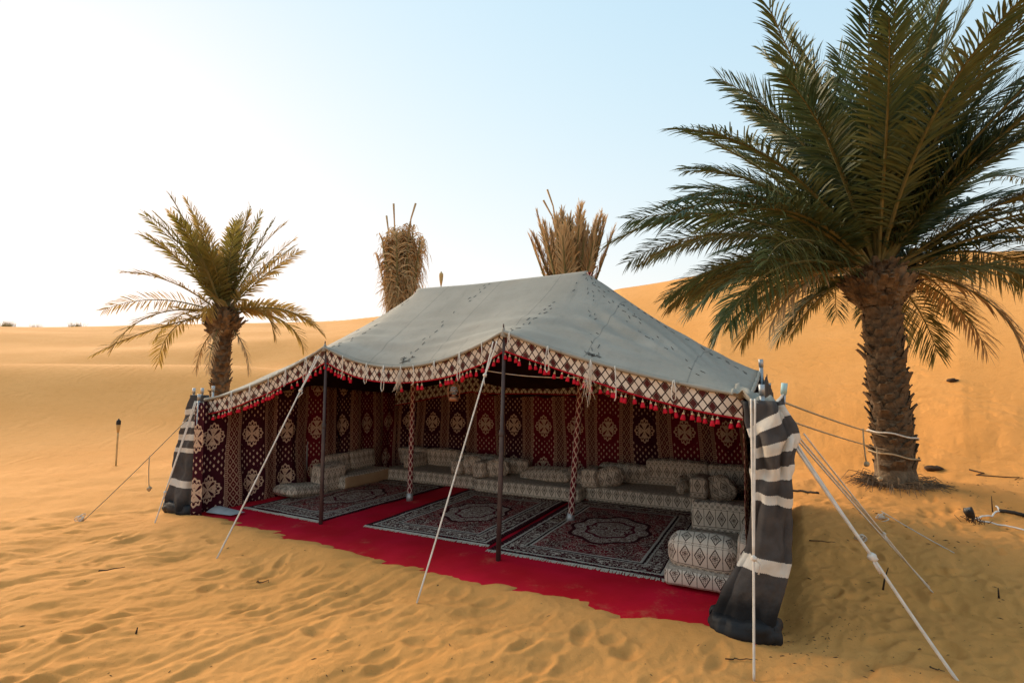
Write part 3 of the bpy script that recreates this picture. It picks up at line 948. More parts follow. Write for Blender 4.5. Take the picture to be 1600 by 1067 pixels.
# ------------------------------------------------------------ carpet and rugs
nu, nv = 150, 80
Uc, Vc = np.meshgrid(np.linspace(-.02, L + .02, nu), np.linspace(-.42, W - .1, nv), indexing='ij')
Zc = .006 + .009 * perlin(Uc * 1.5, Vc * 1.8) + .008 * perlin(Uc * 4.5 + Vc, Vc * 2.2 + 3) + .010 * np.exp(-((Vc + .15) / .15) ** 2) * perlin(Uc * 3, Vc * 3 + 5)
Zc = np.where(Vc < -.28, Zc - (-.28 - Vc) * .35, Zc)
P = W3(Uc, Vc, Zc)
carpet = solo('carpet', P.reshape(-1, 3), gridfaces(nu, nv)[:, ::-1], M_red, 'wide crimson carpet on the sand under the tent, front edge drifted over', 'carpet')
carpet.modifiers.new('thick', 'SOLIDIFY').thickness = .006
n, m = 18, 8
S, T = np.meshgrid(np.linspace(0, 1, n), np.linspace(0, 1, m), indexing='ij')
P = W3(L - .12 - .45 * S, .06 + .20 * T + .05 * S, .025 + .05 * np.sin(T * 2.2) * (1 - S) + .004)
M_back = plain('carpet_backing', (.32, .32, .31), (.42, .41, .40), 8, 60, .002)
part('turned_corner', P.reshape(-1, 3), gridfaces(n, m), M_back, carpet, label='turned-up grey corner')


def rug(u, v, rot, mat, label, sx=1.0, sy=1.0, seed=0):
    hx, hy = .88 * sx, 1.26 * sy
    nx, ny = 40, 56
    X, Y = np.meshgrid(np.linspace(-hx, hx, nx), np.linspace(-hy, hy, ny), indexing='ij')
    Zr = .020 + .006 * perlin(X * 1.6 + seed, Y * 1.6) + .004 * perlin(X * 4, Y * 4 + seed)
    base = W3(u, v, 0)
    t = thing('rug', label, 'rug', tuple(base), 'rugs on the crimson carpet')
    t.rotation_euler = (0, 0, TENT_ROT + rot)
    me = mesh('pile', np.stack([X, Y, Zr], -1).reshape(-1, 3) / np.array([sx, sy, 1]), gridfaces(nx, ny)); me.materials.append(mat)
    o = bpy.data.objects.new('pile', me); COL.objects.link(o); o.parent = t; o.scale = (sx, sy, 1)
    o.modifiers.new('thick', 'SOLIDIFY').thickness = .010
    rs = np.random.RandomState(seed)
    for e in (-1, 1):
        mb = MB()
        for k in range(150):
            x = -hx + 2 * hx * k / 149; ln = rs.uniform(.035, .065); dx = rs.normal(0, .008)
            y0 = e * (hy - .01)
            zz = .016
            mb.add([(x - .005, y0, zz + .006), (x + .005, y0, zz + .006), (x + .005 + dx, y0 + e * ln, zz - .002), (x - .004 + dx, y0 + e * ln, zz - .002)], [(0, 1, 2, 3)])
        me = mesh('fringe', mb.verts(), mb.f, smooth=False); me.materials.append(M_fringe)
        f = bpy.data.objects.new('fringe', me); COL.objects.link(f); f.parent = t
        f.modifiers.new('thick', 'SOLIDIFY').thickness = .003
M_fringe = plain('rug_fringe', (.50, .42, .33), (.60, .52, .42), 8, 60, .002)
rug(5.60, 1.76, R(-1.5), M_rug[0], 'dark patterned rug nearest the left wall of the tent', .86, 1.0, 1)
rug(3.44, 1.80, R(1.0), M_rug[1], 'dark patterned rug in the middle of the tent floor', .97, .93, 2)
rug(1.62, 1.82, R(1.0), M_rug[2], 'maroon rug with a pale medallion beside the right-hand seats', 1.03, 1.02, 3)


# ------------------------------------------------------------ floor seating
def pad_mesh(name, sx, sy, sz, r=.04, puff=.014, seed=0, mats=None, lump=.010, uvo=(0, 0), rollmat=None, n=18):
    """soft box, x along, y deep, z up, base at z=0; box-mapped UVs in metres"""
    g = np.linspace(-1, 1, n)
    V, F, UVs, MI = [], [], [], []
    for ax in range(3):
        for sg in (-1, 1):
            a, b = np.meshgrid(g, g, indexing='ij'); base = len(V) * n * n
            P = np.zeros((n, n, 3)); i, j = (ax + 1) % 3, (ax + 2) % 3
            P[..., ax] = sg; P[..., i] = a; P[..., j] = b
            V.append(P.reshape(-1, 3))
            f = gridfaces(n, n) + base
            F.append(f if sg > 0 else f[:, ::-1]); MI += [ax * 2 + (sg > 0)] * len(f)
    V = np.concatenate(V); F = np.concatenate(F)
    h = np.array([sx, sy, sz]) / 2
    rr = min(r, h.min() * .98)
    # denser towards the edges, then rounded
    Q = np.sign(V) * np.abs(V) ** .8
    P = Q * h; C = np.clip(P, -(h - rr), h - rr); D = P - C
    nrm = np.linalg.norm(D, axis=1)[:, None]
    Pn = C + np.where(nrm > 1e-9, D / np.maximum(nrm, 1e-9) * np.minimum(nrm, rr), 0)
    tx, ty, tz = (1 - (Q[:, k] ** 2) for k in range(3))
    Pn[:, 2] += np.sign(Q[:, 2]) * (np.abs(Q[:, 2]) > .99) * puff * tx * ty
    Pn[:, 1] += np.sign(Q[:, 1]) * (np.abs(Q[:, 1]) > .99) * puff * tx * tz
    Pn[:, 0] += np.sign(Q[:, 0]) * (np.abs(Q[:, 0]) > .99) * puff * ty * tz
    Pn += lump * np.stack([perlin(Pn[:, 1] * 4 + seed, Pn[:, 2] * 4 + seed), perlin(Pn[:, 0] * 4 + seed, Pn[:, 2] * 4), perlin(Pn[:, 0] * 3.5 + seed, Pn[:, 1] * 4)], -1)
    Pn[:, 2] += sz / 2
    # UVs
    me = mesh(name, Pn, F)
    lay = me.uv_layers.new(name='UVMap')
    idx = np.empty(len(me.loops), dtype=np.int32); me.loops.foreach_get('vertex_index', idx)
    face_of = np.repeat(np.arange(len(F)), 4); ax = np.array(MI)[face_of] // 2
    p = P[idx]
    uv = np.where((ax == 0)[:, None], p[:, [1, 2]], np.where((ax == 1)[:, None], p[:, [0, 2]], p[:, [0, 1]])) + np.array(uvo) + .17
    lay.data.foreach_set('uv', uv.astype(np.float32).ravel())
    for m_ in mats: me.materials.append(m_)
    if len(mats) > 1:
        me.polygons.foreach_set('material_index', [1 if rollmat(k) else 0 for k in MI])
    bm = bmesh.new(); bm.from_mesh(me); bmesh.ops.remove_doubles(bm, verts=bm.verts, dist=1e-4); bm.to_mesh(me); bm.free()
    me.polygons.foreach_set('use_smooth', [True] * len(me.polygons))
    return me


M_seat = material('worn_seat_brocade', f_seat, rough=.95, bumpd=.004)
_seed = [0]
def pad(name, cat, label, u, v, z, size, turn=0, tilt=(0, 0), group=None, mats=None, rollmat=None, **k):
    _seed[0] += 1.7
    me = pad_mesh(name, *size, seed=_seed[0], mats=mats or [M_cush], rollmat=rollmat, **k)
    o = link(name, me, loc=tuple(W3(u, v, z)), rot=(tilt[0], tilt[1], TENT_ROT + turn))
    o.rotation_mode = 'XYZ'
    o['label'], o['category'] = label, cat
    if group: o['group'] = group
    return o


top = lambda k: k == 5
MA = [M_cush, M_seat]
# x axis of the pads runs along +u (to the left in the picture), y along... -v side of the rotation
G_M, G_B, G_A, G_P = 'floor mattresses round the tent walls', 'back cushions against the hangings', 'armrest blocks', 'loose pillows'
H = .20
Z0 = .022
pad('mattress', 'mattress', 'patterned floor mattress along the back wall, left end', 5.18, 3.34, Z0, (1.96, .72, H), group=G_M, mats=MA, rollmat=top)
pad('mattress', 'mattress', 'patterned floor mattress along the back wall, between the two wrapped poles', 3.28, 3.22, Z0, (1.76, .74, H), group=G_M, mats=MA, rollmat=top)
pad('mattress', 'mattress', 'long patterned floor mattress along the back wall, behind the medallion rug', 1.54, 3.43, Z0, (1.68, .74, H), R(-1), group=G_M, mats=MA, rollmat=top)
pad('mattress', 'mattress', 'floor mattress with plain tan front by the left wall', 6.30, 2.55, Z0, (1.15, .56, H), R(90), group=G_M, mats=[M_cush, M_tan], rollmat=lambda k: k == 3)
pad('mattress', 'mattress', 'pale patterned mattress along the right side, nearest the camera', .40, 1.10, Z0, (1.40, .64, .15), R(90), group=G_M, mats=MA, rollmat=top)
pad('mattress', 'mattress', 'patterned mattress in the back right corner beside the long one', .37, 2.62, Z0, (1.55, .62, .17), R(90), group=G_M, mats=MA, rollmat=top)
zt = Z0 + H
BK = (.62, .16, .36)
pad('back_cushion', 'cushion', 'back cushion in the far left corner of the tent', 5.98, 3.66, zt, (.62, .16, .30), 0, (R(-8), 0), G_B)
pad('back_cushion', 'cushion', 'back cushion just right of the left wrapped pole', 5.30, 3.68, zt, (.70, .15, .31), 0, (R(-9), 0), G_B)
pad('back_cushion', 'cushion', 'back cushion behind the second armrest block from the left', 4.55, 3.66, zt, (.74, .15, .27), 0, (R(-14), 0), G_B)
pad('back_cushion', 'cushion', 'slumped back cushion behind the front right pole', 3.85, 3.60, zt, (.60, .15, .25), R(4), (R(-16), 0), G_B)
pad('back_cushion', 'cushion', 'low back cushion beside the draped armrest, right of the wrapped pole', 1.98, 3.72, zt, (.76, .15, .27), 0, (R(-10), 0), G_B)
pad('back_cushion', 'cushion', 'tall wide back cushion in the middle of the long mattress', 1.20, 3.74, zt, (.86, .15, .38), 0, (R(-10), 0), G_B)
pad('back_cushion', 'cushion', 'tall back cushion in the back right corner', .42, 3.76, zt, (.72, .15, .36), 0, (R(-9), 0), G_B)
pad('back_cushion', 'cushion', 'left wall back cushion nearer the camera', 6.50, 2.25, zt, (.56, .14, .30), R(90), (R(10), 0), G_B)
pad('back_cushion', 'cushion', 'left wall back cushion farther from the camera', 6.50, 2.84, zt, (.58, .14, .31), R(90), (R(10), 0), G_B)
pad('back_cushion', 'cushion', 'narrow pale cushion against the right wall behind the striped wing', .11, 1.0, Z0 + .15, (1.1, .12, .28), R(90), (R(-8), 0), G_B)
AS = (.20, .44, .25)
pad('armrest', 'armrest', 'armrest block at the front end of the left mattress', 6.32, 1.88, Z0, (.26, .50, .40), 0, (0, R(-8)), G_A)
pad('armrest', 'armrest', 'small armrest block near the left wrapped pole', 5.72, 3.35, zt, (.20, .44, .24), 0, (0, 0), G_A)
pad('armrest', 'armrest', 'small pale armrest block left of the slanting middle rope', 4.62, 3.22, zt, (.20, .44, .22), R(3), (0, 0), G_A)
pad('armrest', 'armrest', 'armrest block at the join between the left and middle back mattresses', 4.12, 3.16, zt, (.22, .46, .24), R(-4), (0, 0), G_A)
pad('armrest', 'armrest', 'armrest block with a cloth over it beside the right wrapped pole', 2.32, 3.26, zt - .01, (.24, .46, .26), R(2), (0, 0), G_A)
pad('armrest', 'armrest', 'armrest block at the right end of the long back mattress', .80, 3.20, zt, (.22, .44, .26), R(-3), (0, 0), G_A)
pad('armrest', 'armrest', 'upright patterned block in the middle of the right side seats', .40, 1.92, Z0 + .02, (.62, .24, .38), 0, (R(6), 0), G_A)
pad('armrest', 'armrest', 'pale patterned block at the near end of the right side seats', .42, .62, Z0 + .12, (.54, .28, .27), R(-2), (R(-8), 0), G_A, r=.09)
pad('pillow', 'pillow', 'flat pillow lying on the floor by the left wall', 6.36, 1.42, Z0, (.72, .46, .15), R(88), (0, R(-6)), G_P, r=.075, puff=.03)
pad('pillow', 'pillow', 'long pillow lying right of the front right pole', 3.10, 3.38, zt, (.86, .34, .15), R(-6), (R(-14), R(4)), G_P, r=.07, puff=.03)
pad('pillow', 'pillow', 'smaller pillow just left of the right wrapped pole', 2.56, 3.46, zt, (.44, .32, .12), R(4), (R(-14), 0), G_P, r=.06, puff=.03)
pad('pillow', 'pillow', 'pillow slumped against the small pale armrest block', 4.38, 3.26, zt + .01, (.34, .14, .27), R(14), (R(-20), R(16)), G_P, r=.06, puff=.04)
pad('pillow', 'pillow', 'pillow slumped against the armrest by the front right pole', 3.90, 3.20, zt + .01, (.34, .14, .26), R(18), (R(-18), R(14)), G_P, r=.06, puff=.04)
pad('pillow', 'pillow', 'dark pillow leaning on the armrest right of the wrapped pole', 2.06, 3.28, zt + .01, (.36, .14, .27), R(20), (R(-22), R(16)), G_P, r=.06, puff=.04)
pad('pillow', 'pillow', 'small pillow on edge beside the armrest at the long mattress end', 1.02, 3.30, zt + .01, (.10, .30, .20), R(-20), (0, R(14)), G_P, r=.05, puff=.03)
pad('pillow', 'pillow', 'dark pillow tipped over in the back right corner', .50, 3.20, Z0 + .19, (.34, .15, .30), R(-16), (R(-20), R(24)), G_P, r=.06, puff=.04)


# ------------------------------------------------------------ lantern hanging from the eave
lc = W3(2.86, .40, 0); lz = 1.52
lan = thing('lantern', 'copper hurricane lantern hanging under the tent eave', 'lantern', (lc[0], lc[1], lz))
def lp(name, prof, mat, seg=16, parent=lan):
    V, F = lathe(prof, seg); return part(name, V + np.array([lc[0], lc[1], lz]), F, mat, parent)
lp('tank', [(.030, 0), (.052, .004), (.054, .03), (.045, .045), (.022, .052)], M_rust)
lp('burner', [(.020, .050), (.026, .06), (.020, .075)], M_rust)
lp('glass', [(.022, .074), (.036, .095), (.040, .115), (.032, .145), (.024, .158)], gm)
lp('chimney', [(.028, .158), (.030, .168), (.020, .175), (.020, .20), (.032, .206), (.022, .215), (.006, .222)], M_rust)
for sg in (-1, 1):
    pts = [(lc[0] + sg * a, lc[1], lz + z) for a, z in ((.046, .03), (.060, .05), (.062, .12), (.056, .17), (.036, .19), (.018, .195))]
    V, F = tube(pts, .0055, 7); part('frame_tube', V, F, M_rust, lan)
for zz in (.10, .13):
    a = np.linspace(0, 2 * math.pi, 17)
    V, F = tube(np.stack([lc[0] + .042 * np.cos(a), lc[1] + .042 * np.sin(a), lz + zz + 0 * a], -1), .0022, 5, caps=False); part('guard_wire', V, F, M_rust, lan)
a = np.linspace(0, math.pi, 11)
V, F = tube(np.stack([lc[0] + .045 * np.cos(a), lc[1] + 0 * a, lz + .20 + .075 * np.sin(a)], -1), .0028, 5); part('bail', V, F, M_rust, lan)
V, F = tube([(lc[0], lc[1], lz + .275), (lc[0] + .005, lc[1] - .03, lz + .42)], .004, 5); part('hook', V, F, M_rope, lan)
# cord strung inside behind the valance
s = np.linspace(0, 1, 16)
P = W3(2.95 - 1.9 * s, .46 + .1 * s, 1.93 - .14 * s - .08 * np.sin(s * math.pi))
V, F = tube(P, .005, 5)
solo('cord', V, F, M_rope, 'thin white cord strung behind the valance across the middle pole', 'cord')


# ------------------------------------------------------------ guy ropes
def on_ground(x, y): return np.array([x, y, gz(x, y) - .02])
def rope(label, a, b, knot=None, r=.007, mat=M_rope, sag_=.02, tail=0, seed=0, spread=.022, group='guy ropes of the tent'):
    a, b = np.asarray(a, float), np.asarray(b, float)
    t = thing('guy_rope', label, 'rope', tuple(b), group)
    def seg(p, q, s_):
        u = np.linspace(0, 1, 14)
        P = p[None] + (q - p)[None] * u[:, None]; P[:, 2] -= s_ * 4 * u * (1 - u)
        return P
    side = np.cross(b - a, [0, 0, 1.0]); side /= np.linalg.norm(side)
    if knot:
        k = a + (b - a) * knot
        V, F = tube(seg(a + side * spread, k, sag_ * .3), r, 6); part('strand', V, F, mat, t)
        V, F = tube(seg(a - side * spread, k, sag_ * .5), r, 6); part('strand', V, F, mat, t)
        V, F = blob(k, r * 2.6, seed); part('knot', V, F, mat, t)
        V, F = tube(seg(k, b, sag_ * .4), r, 6); part('strand', V, F, mat, t)
        rs = np.random.RandomState(seed)
        V, F = tube([k, k + [rs.normal(0, .02), -.02, -.03], k + [rs.normal(0, .03), -.03, -.09]], r * .7, 5); part('tail', V, F, mat, t)
    else:
        V, F = tube(seg(a, b, sag_), r, 6); part('strand', V, F, mat, t)
    if tail:
        k = a + (b - a) * tail
        V, F = tube([k, k + [0, 0, -.15], k + [.01, 0, -.33], k + [.02, 0, -.40]], r, 5); part('tail', V, F, mat, t)
        V, F = blob(k + [.02, 0, -.42], .03, seed); part('knot', V, F, mat, t)
    return t


def gpx(px, py):
    """camp-ground point that the picture shows at a pixel"""
    x, y = (px - 800) / 805, (533.5 - py) / 805
    d = np.array([x, math.cos(PITCH) - y * math.sin(PITCH), math.sin(PITCH) + y * math.cos(PITCH)])
    ts = np.linspace(1.5, 40, 4000)
    below = (CAMH + d[2] * ts) < ground_z(d[0] * ts, d[1] * ts)
    t = ts[np.argmax(below)]
    p = d * t
    return on_ground(p[0], p[1])


rope('white rope from the left roof peak slanting down to the front sand', W3(PK1 + .05, .33, 2.05), gpx(337, 873), .20, .0085, seed=1)
rope('white rope from the middle roof peak down to the front sand', W3(PK2 + .06, .23, 2.12), gpx(650, 943), .16, .0075, seed=2)
rope('white rope hanging before the right striped wing, down to the sand', W3(-.055, -.22, 1.60), gpx(1178, 1060), .60, .0075, seed=3, spread=.012, sag_=.005)
rope('white rope from the left tent corner down past the striped wing', W3(L - .02, -.08, 1.48), gpx(241, 817), .75, .0075, seed=4)
rope('tan rope leading left from the left corner to a peg in the sand', W3(L + .02, -.05, 1.36), gpx(127, 814), None, .006, M_tanrope, tail=.42, seed=5)
RW = W3(-.33, -.02, 1.36); RT = W3(-.22, .06, 1.56)
rope('thick doubled rope from the right wing to the lower right sand', W3(-.30, .0, 1.28), gpx(1500, 1064), .52, .010, seed=6, spread=.03)
rope('taut rope from the blue-tipped pole, ending in the sand short of the palm', RT + [0, 0, -.12], gpx(1455, 917), None, .006, seed=7)
rope('doubled rope from the right wing edge to the middle right sand', RW, gpx(1460, 925), .58, .006, seed=8, spread=.03)
pb = gpx(1378, 812)
rope('loose thin rope trailing over the sand to the right frame edge', pb + [0, 0, .12], gpx(1640, 935), None, .005, seed=9, sag_=.03)
PALM = np.array([5.86, 8.0])
pz = gz(*PALM)
trunk_pt = lambda z, a: np.array([PALM[0] + .30 * math.sin(a), PALM[1] - .30 * math.cos(a), z])
rope('upper tan rope from the blue-tipped pole to the palm trunk', RT + [0, 0, .02], trunk_pt(.92, -.9), None, .008, M_tanrope, tail=.62, seed=10)
rope('lower tan rope from the right wing to the palm trunk', RT + [0, 0, -.10], trunk_pt(.72, -.9), None, .007, M_tanrope, tail=.80, seed=11)
for z, lab, m_ in ((.93, 'pale rope tied round the right palm trunk, upper turn', M_rope), (.62, 'brown rope tied round the right palm trunk, lower turn', M_tanrope)):
    a = np.linspace(0, 2 * math.pi, 40)
    V, F = tube(np.stack([PALM[0] - .02 + .315 * np.cos(a), PALM[1] + .315 * np.sin(a), z - .06 * np.cos(a) + .01 * np.sin(5 * a)], -1), .013, 7, caps=False)
    solo('trunk_rope', V, F, m_, lab, 'rope', group='ropes round the palm trunk')
for lab, q, s in (('rag of knotted rope half buried where the left tan rope ends', (127, 814), 31), ('tangled rope knot on the sand left of the right palm foot', (1378, 812), 32), ('tangled rope knot on the sand below the doubled ropes', (1345, 845), 33)):
    c = gpx(*q) + [0, 0, .05]; rs = np.random.RandomState(s); mb = MB()
    for k in range(5):
        a = np.linspace(0, 2 * math.pi, 12); n_ = rs.normal(0, 1, 3); n_ /= np.linalg.norm(n_); e1 = np.cross(n_, [0, 0, 1]); e1 /= np.linalg.norm(e1) + 1e-9; e2 = np.cross(n_, e1)
        rr = rs.uniform(.025, .055)
        mb.add(*tube(c + rs.normal(0, .012, 3) + rr * (np.cos(a)[:, None] * e1 + np.sin(a)[:, None] * e2), .006, 5))
    solo('rope_knot', mb.verts(), mb.f, M_rope, lab, 'rope', group='rope tangles on the sand')


# ------------------------------------------------------------ palms
def frond(base, az, el, length, droop, rs, npair=58, leaf=.48, wid=.032, mats=(0,), hang=.25, start=.14, cut=1.0, side_tilt=0.0, curl=0.0, stem=.022, back=0.0, jit=1.0):
    """returns MB; material 0 leaflets, 1 stem"""
    n = 26
    t = np.linspace(0, cut, n)
    e = el - droop * t ** 1.35; a = az + curl * t ** 1.5
    D = np.stack([np.cos(e) * np.sin(a), np.cos(e) * np.cos(a), np.sin(e)], -1)
    P = np.asarray(base) + np.concatenate([[np.zeros(3)], np.cumsum((D[1:] + D[:-1]) / 2 * length * cut / (n - 1), axis=0)])
    mb = MB()
    V, F = tube(P, stem * (1 - .93 * (t / 1.0)) + .002, 5); mb.add(V, F, 1)
    tt = np.repeat(np.linspace(start, cut * .995, npair), 2) + rs.normal(0, .004, npair * 2) * jit
    tt = np.clip(tt, start, cut * .999)
    sg = np.tile([-1.0, 1.0], npair)
    k = len(tt)
    def itp(A): return np.stack([np.interp(tt, t, A[:, c]) for c in range(3)], -1)
    B = itp(P); Dd = itp(D); Dd /= np.linalg.norm(Dd, axis=1)[:, None]
    hor = np.cross(Dd, [0, 0, 1.0]); nh = np.linalg.norm(hor, axis=1)[:, None]
    fb = np.array([math.cos(az), -math.sin(az), 0])
    hor = np.where(nh > .08, hor / np.maximum(nh, 1e-6), fb)
    up = np.cross(hor, Dd)
    c, s = math.cos(side_tilt), math.sin(side_tilt)
    S = hor * c + up * s; Uu = up * c - hor * s
    x = (tt - start) / (1 - start)
    ang = np.radians(62 - 34 * x + rs.normal(0, 5, k) * jit) 
    if back: ang = ang + back
    ll = leaf * (.55 + .45 * np.sin(np.pi * np.clip(.12 + x * .75, 0, 1))) * (1 - .55 * np.clip(x - .75, 0, 1) * 4 * .55) * rs.uniform(.85, 1.12, k)
    plane = rs.normal(.34, .16, k) * jit
    Ld = Dd * np.cos(ang)[:, None] + (S * (sg * np.sin(ang) * np.cos(plane))[:, None] + Uu * (np.sin(ang) * np.sin(plane))[:, None])
    Ld /= np.linalg.norm(Ld, axis=1)[:, None]
    Wd = np.cross(Ld, Uu + S * (sg * .5)[:, None] + rs.normal(0, .25, (k, 3))); Wd /= np.linalg.norm(Wd, axis=1)[:, None]
    w = wid * rs.uniform(.8, 1.15, k)[:, None] * (1 - .35 * x[:, None])
    gr = np.array([0, 0, -1.0])
    L1 = B + Ld * (ll * .42)[:, None] + gr * (hang * ll * .10)[:, None]
    L2 = B + Ld * (ll * .78)[:, None] + gr * (hang * ll * .36)[:, None]
    L3 = B + Ld * ll[:, None] + gr * (hang * ll * .66)[:, None]
    V = np.stack([B - Wd * w * .22, B + Wd * w * .22, L1 - Wd * w * .5, L1 + Wd * w * .5, L2 - Wd * w * .34, L2 + Wd * w * .34, L3], 1).reshape(-1, 3)
    o = np.arange(k) * 7
    F = np.concatenate([np.stack([o, o + 1, o + 3, o + 2], -1), np.stack([o + 2, o + 3, o + 5, o + 4], -1)]).tolist() + np.stack([o + 4, o + 5, o + 6], -1).tolist()
    mb.add(V, F, 0)
    return mb


def add_frond(tree, mb, leafm, label=None):
    o = part('frond', mb.verts(), mb.f, [leafm, M_stem], tree, smooth=False, label=label)
    put_mats(o, mb)
    return o


def boot_mesh(name, l, w, th, seed):
    """cut leaf base: a wedge curving outwards, broken end; x across, y outwards, z up"""
    rs = np.random.RandomState(seed); V = []
    secs = [(0, 0, 1.0, 1.0), (.35, .10, .95, .9), (.7, .34, .74, .7), (1.0, .62, .52, .5)]
    for t, out, ww, tk in secs:
        for cx, cy in ((-.5, 0), (-.28, .5), (.28, .5), (.5, 0), (0, -.35)):
            V.append((cx * w * ww + rs.normal(0, .004), out * l * .55 + cy * th * tk, t * l + rs.normal(0, .008) * (t > .9)))
    F = [(i * 5 + k, i * 5 + (k + 1) % 5, (i + 1) * 5 + (k + 1) % 5, (i + 1) * 5 + k) for i in range(3) for k in range(5)] + [(15, 16, 17, 18, 19)]
    me = mesh(name, V, F, smooth=False); me.materials.append(M_boot)
    return me


def trunk_mesh(h, r0, r1, base, lean, seed, flare=.3):
    n, sd_ = 60, 26
    T, A = np.meshgrid(np.linspace(0, 1, n), np.arange(sd_) * 2 * math.pi / sd_, indexing='ij')
    r = r0 + (r1 - r0) * T + flare * r0 * np.exp(-T * h / .25)
    r = r * (1 + .05 * perlin(A * 1.5 + seed, T * h * 5) + .03 * np.sin(T * h * 34 + 2 * np.sin(A)))
    X = base[0] + lean[0] * T + r * np.cos(A); Y = base[1] + lean[1] * T + r * np.sin(A); Z = base[2] - .12 + (h + .12) * T
    V = np.stack([X, Y, Z], -1).reshape(-1, 3)
    F = [(i * sd_ + k, i * sd_ + (k + 1) % sd_, (i + 1) * sd_ + (k + 1) % sd_, (i + 1) * sd_ + k) for i in range(n - 1) for k in range(sd_)]
    F.append(tuple((n - 1) * sd_ + k for k in range(sd_)))
    return V, F


def boots(tree, parent, base, h, r0, r1, lean, rows, per, size, seed, joined=False, z0=0.0, spread=1.0):
    rs = np.random.RandomState(seed)
    ms = [boot_mesh('leaf_base', *size, seed=seed + k) for k in range(4)]
    mb = MB()
    for i in range(rows):
        for k in range(per):
            t = (z0 + (h - z0) * (i + rs.uniform(-.25, .25)) / rows) / h
            a = (k + .5 * (i % 2) + rs.uniform(-.2, .2)) * 2 * math.pi / per
            r = (r0 + (r1 - r0) * t) * .95
            p = (base[0] + lean[0] * t + r * math.cos(a), base[1] + lean[1] * t + r * math.sin(a), base[2] + h * t)
            rz = a - math.pi / 2; tl = R(rs.uniform(-12, 16)) * spread
            sc = rs.uniform(.75, 1.2)
            if joined:
                v = np.array([q.co for q in ms[k % 4].vertices]) * sc
                ta = R(rs.uniform(-5, 38)); v = np.stack([v[:, 0], v[:, 1] * math.cos(ta) + v[:, 2] * math.sin(ta), v[:, 2] * math.cos(ta) - v[:, 1] * math.sin(ta)], -1)
                c, s = math.cos(rz), math.sin(rz)
                v = np.stack([v[:, 0] * c - v[:, 1] * s, v[:, 0] * s + v[:, 1] * c, v[:, 2]], -1) + np.array(p)
                mb.add(v, [tuple(f.vertices) for f in ms[k % 4].polygons])
            else:
                link('leaf_base', ms[rs.randint(4)], parent, loc=p, rot=(-tl, rs.normal(0, .12), rz), scale=(sc, sc * rs.uniform(.8, 1.3), sc * rs.uniform(.8, 1.2)))
    if joined:
        part('leaf_bases', mb.verts(), mb.f, M_boot, parent, smooth=False, kind='stuff')


def palm(label, base, h, r0, r1, lean, crown_spec, seed, boot_cfg, crown_boot, leafset):
    t = thing('date_palm', label, 'palm tree', tuple(base))
    V, F = trunk_mesh(h, r0, r1, base, lean, seed)
    tr = part('trunk', V, F, M_bark, t)
    boots(t, tr, base, h, r0, r1, lean, *boot_cfg)
    hb = crown_boot[0]
    boots(t, tr, np.array(base) + [lean[0], lean[1], h - hb], hb * .5, r1 * crown_boot[1], r1 * crown_boot[2], (0, 0), *crown_boot[3])
    boots(t, tr, np.array(base) + [lean[0], lean[1], h - hb * .5], hb * .55, r1 * crown_boot[2], r1 * .75, (0, 0), *crown_boot[3])
    rs = np.random.RandomState(seed)
    top_ = np.array(base) + [lean[0], lean[1], h]
    for (az, el, ln, dr, kw) in crown_spec(rs):
        a0 = np.array([math.sin(az) * math.cos(el), math.cos(az) * math.cos(el), .35 * math.sin(el)])
        m_ = kw.pop('mat')
        mb = frond(top_ + a0 * r1 * .7 + [0, 0, kw.pop('dz', 0)], az, el, ln, dr, rs, **kw)
        fq = mb.verts(); fu, fvv = to_uv(fq[:, 0], fq[:, 1])
        if np.any((fu > -.15) & (fu < L) & (fvv > -.3) & (fvv < W + .1) & (fq[:, 2] < roof_z(np.clip(fu, 0, L), np.clip(fvv, 0, W)) + .15)): continue      # would run into the tent
        add_frond(t, mb, m_)
    return t


def crown_big(rs):
    out = []
    N = 150
    for i in range(N):
        f = (i + .5) / N                      # 0 young and upright, 1 old and low
        az = i * 2.39996 + rs.normal(0, .12)
        el = R(86 - 76 * f ** .9 + rs.normal(0, 5))
        ln = (3.6 + .65 * min(1, f * 1.8)) * (1 - .36 * max(0, f - .62) / .38) * rs.uniform(.82, 1.08)
        dr = R(26 + 40 * f + rs.normal(0, 10))
        m = M_leaf[0] if rs.rand() < .62 else M_leaf[1]
        if f > .80 and rs.rand() < .6: m = M_leaf[2]
        kw = dict(mat=m, npair=104, leaf=.60, wid=.034, hang=.20 + .35 * f, side_tilt=rs.normal(0, .35), curl=rs.normal(0, .16), stem=.03, dz=.1 - .2 * f)
        if f > .62 and abs(az % (2 * math.pi) - math.pi) < .9: continue
        if f > .45 and abs(az % (2 * math.pi) - math.pi) < .95: ln *= .55; dr *= .5; el += R(22)      # old fronds over the front of the trunk were trimmed
        out.append((az, el, ln, dr, kw))
    # dry skirts and broken fronds
    for az, el, ln, dr in ((1.4, -8, 2.3, 62), (2.2, -12, 2.0, 70), (-1.9, 0, 2.4, 60), (.6, -10, 2.0, 60)):
        out.append((az, R(el), ln, R(dr), dict(mat=M_dry, npair=50, leaf=.42, wid=.03, hang=.7, stem=.022)))
    return out


palm('large leafy date palm with thick rough trunk standing right of the tent', (PALM[0], PALM[1], pz), 3.30, .245, .225, (-.10, .0), crown_big, 12,
     (36, 9, (.14, .19, .055), 40, False, .25, 1.6), (.56, 1.2, 2.05, (8, 15, (.17, .13, .055), 60, True, 0.0, 1.0)), None)


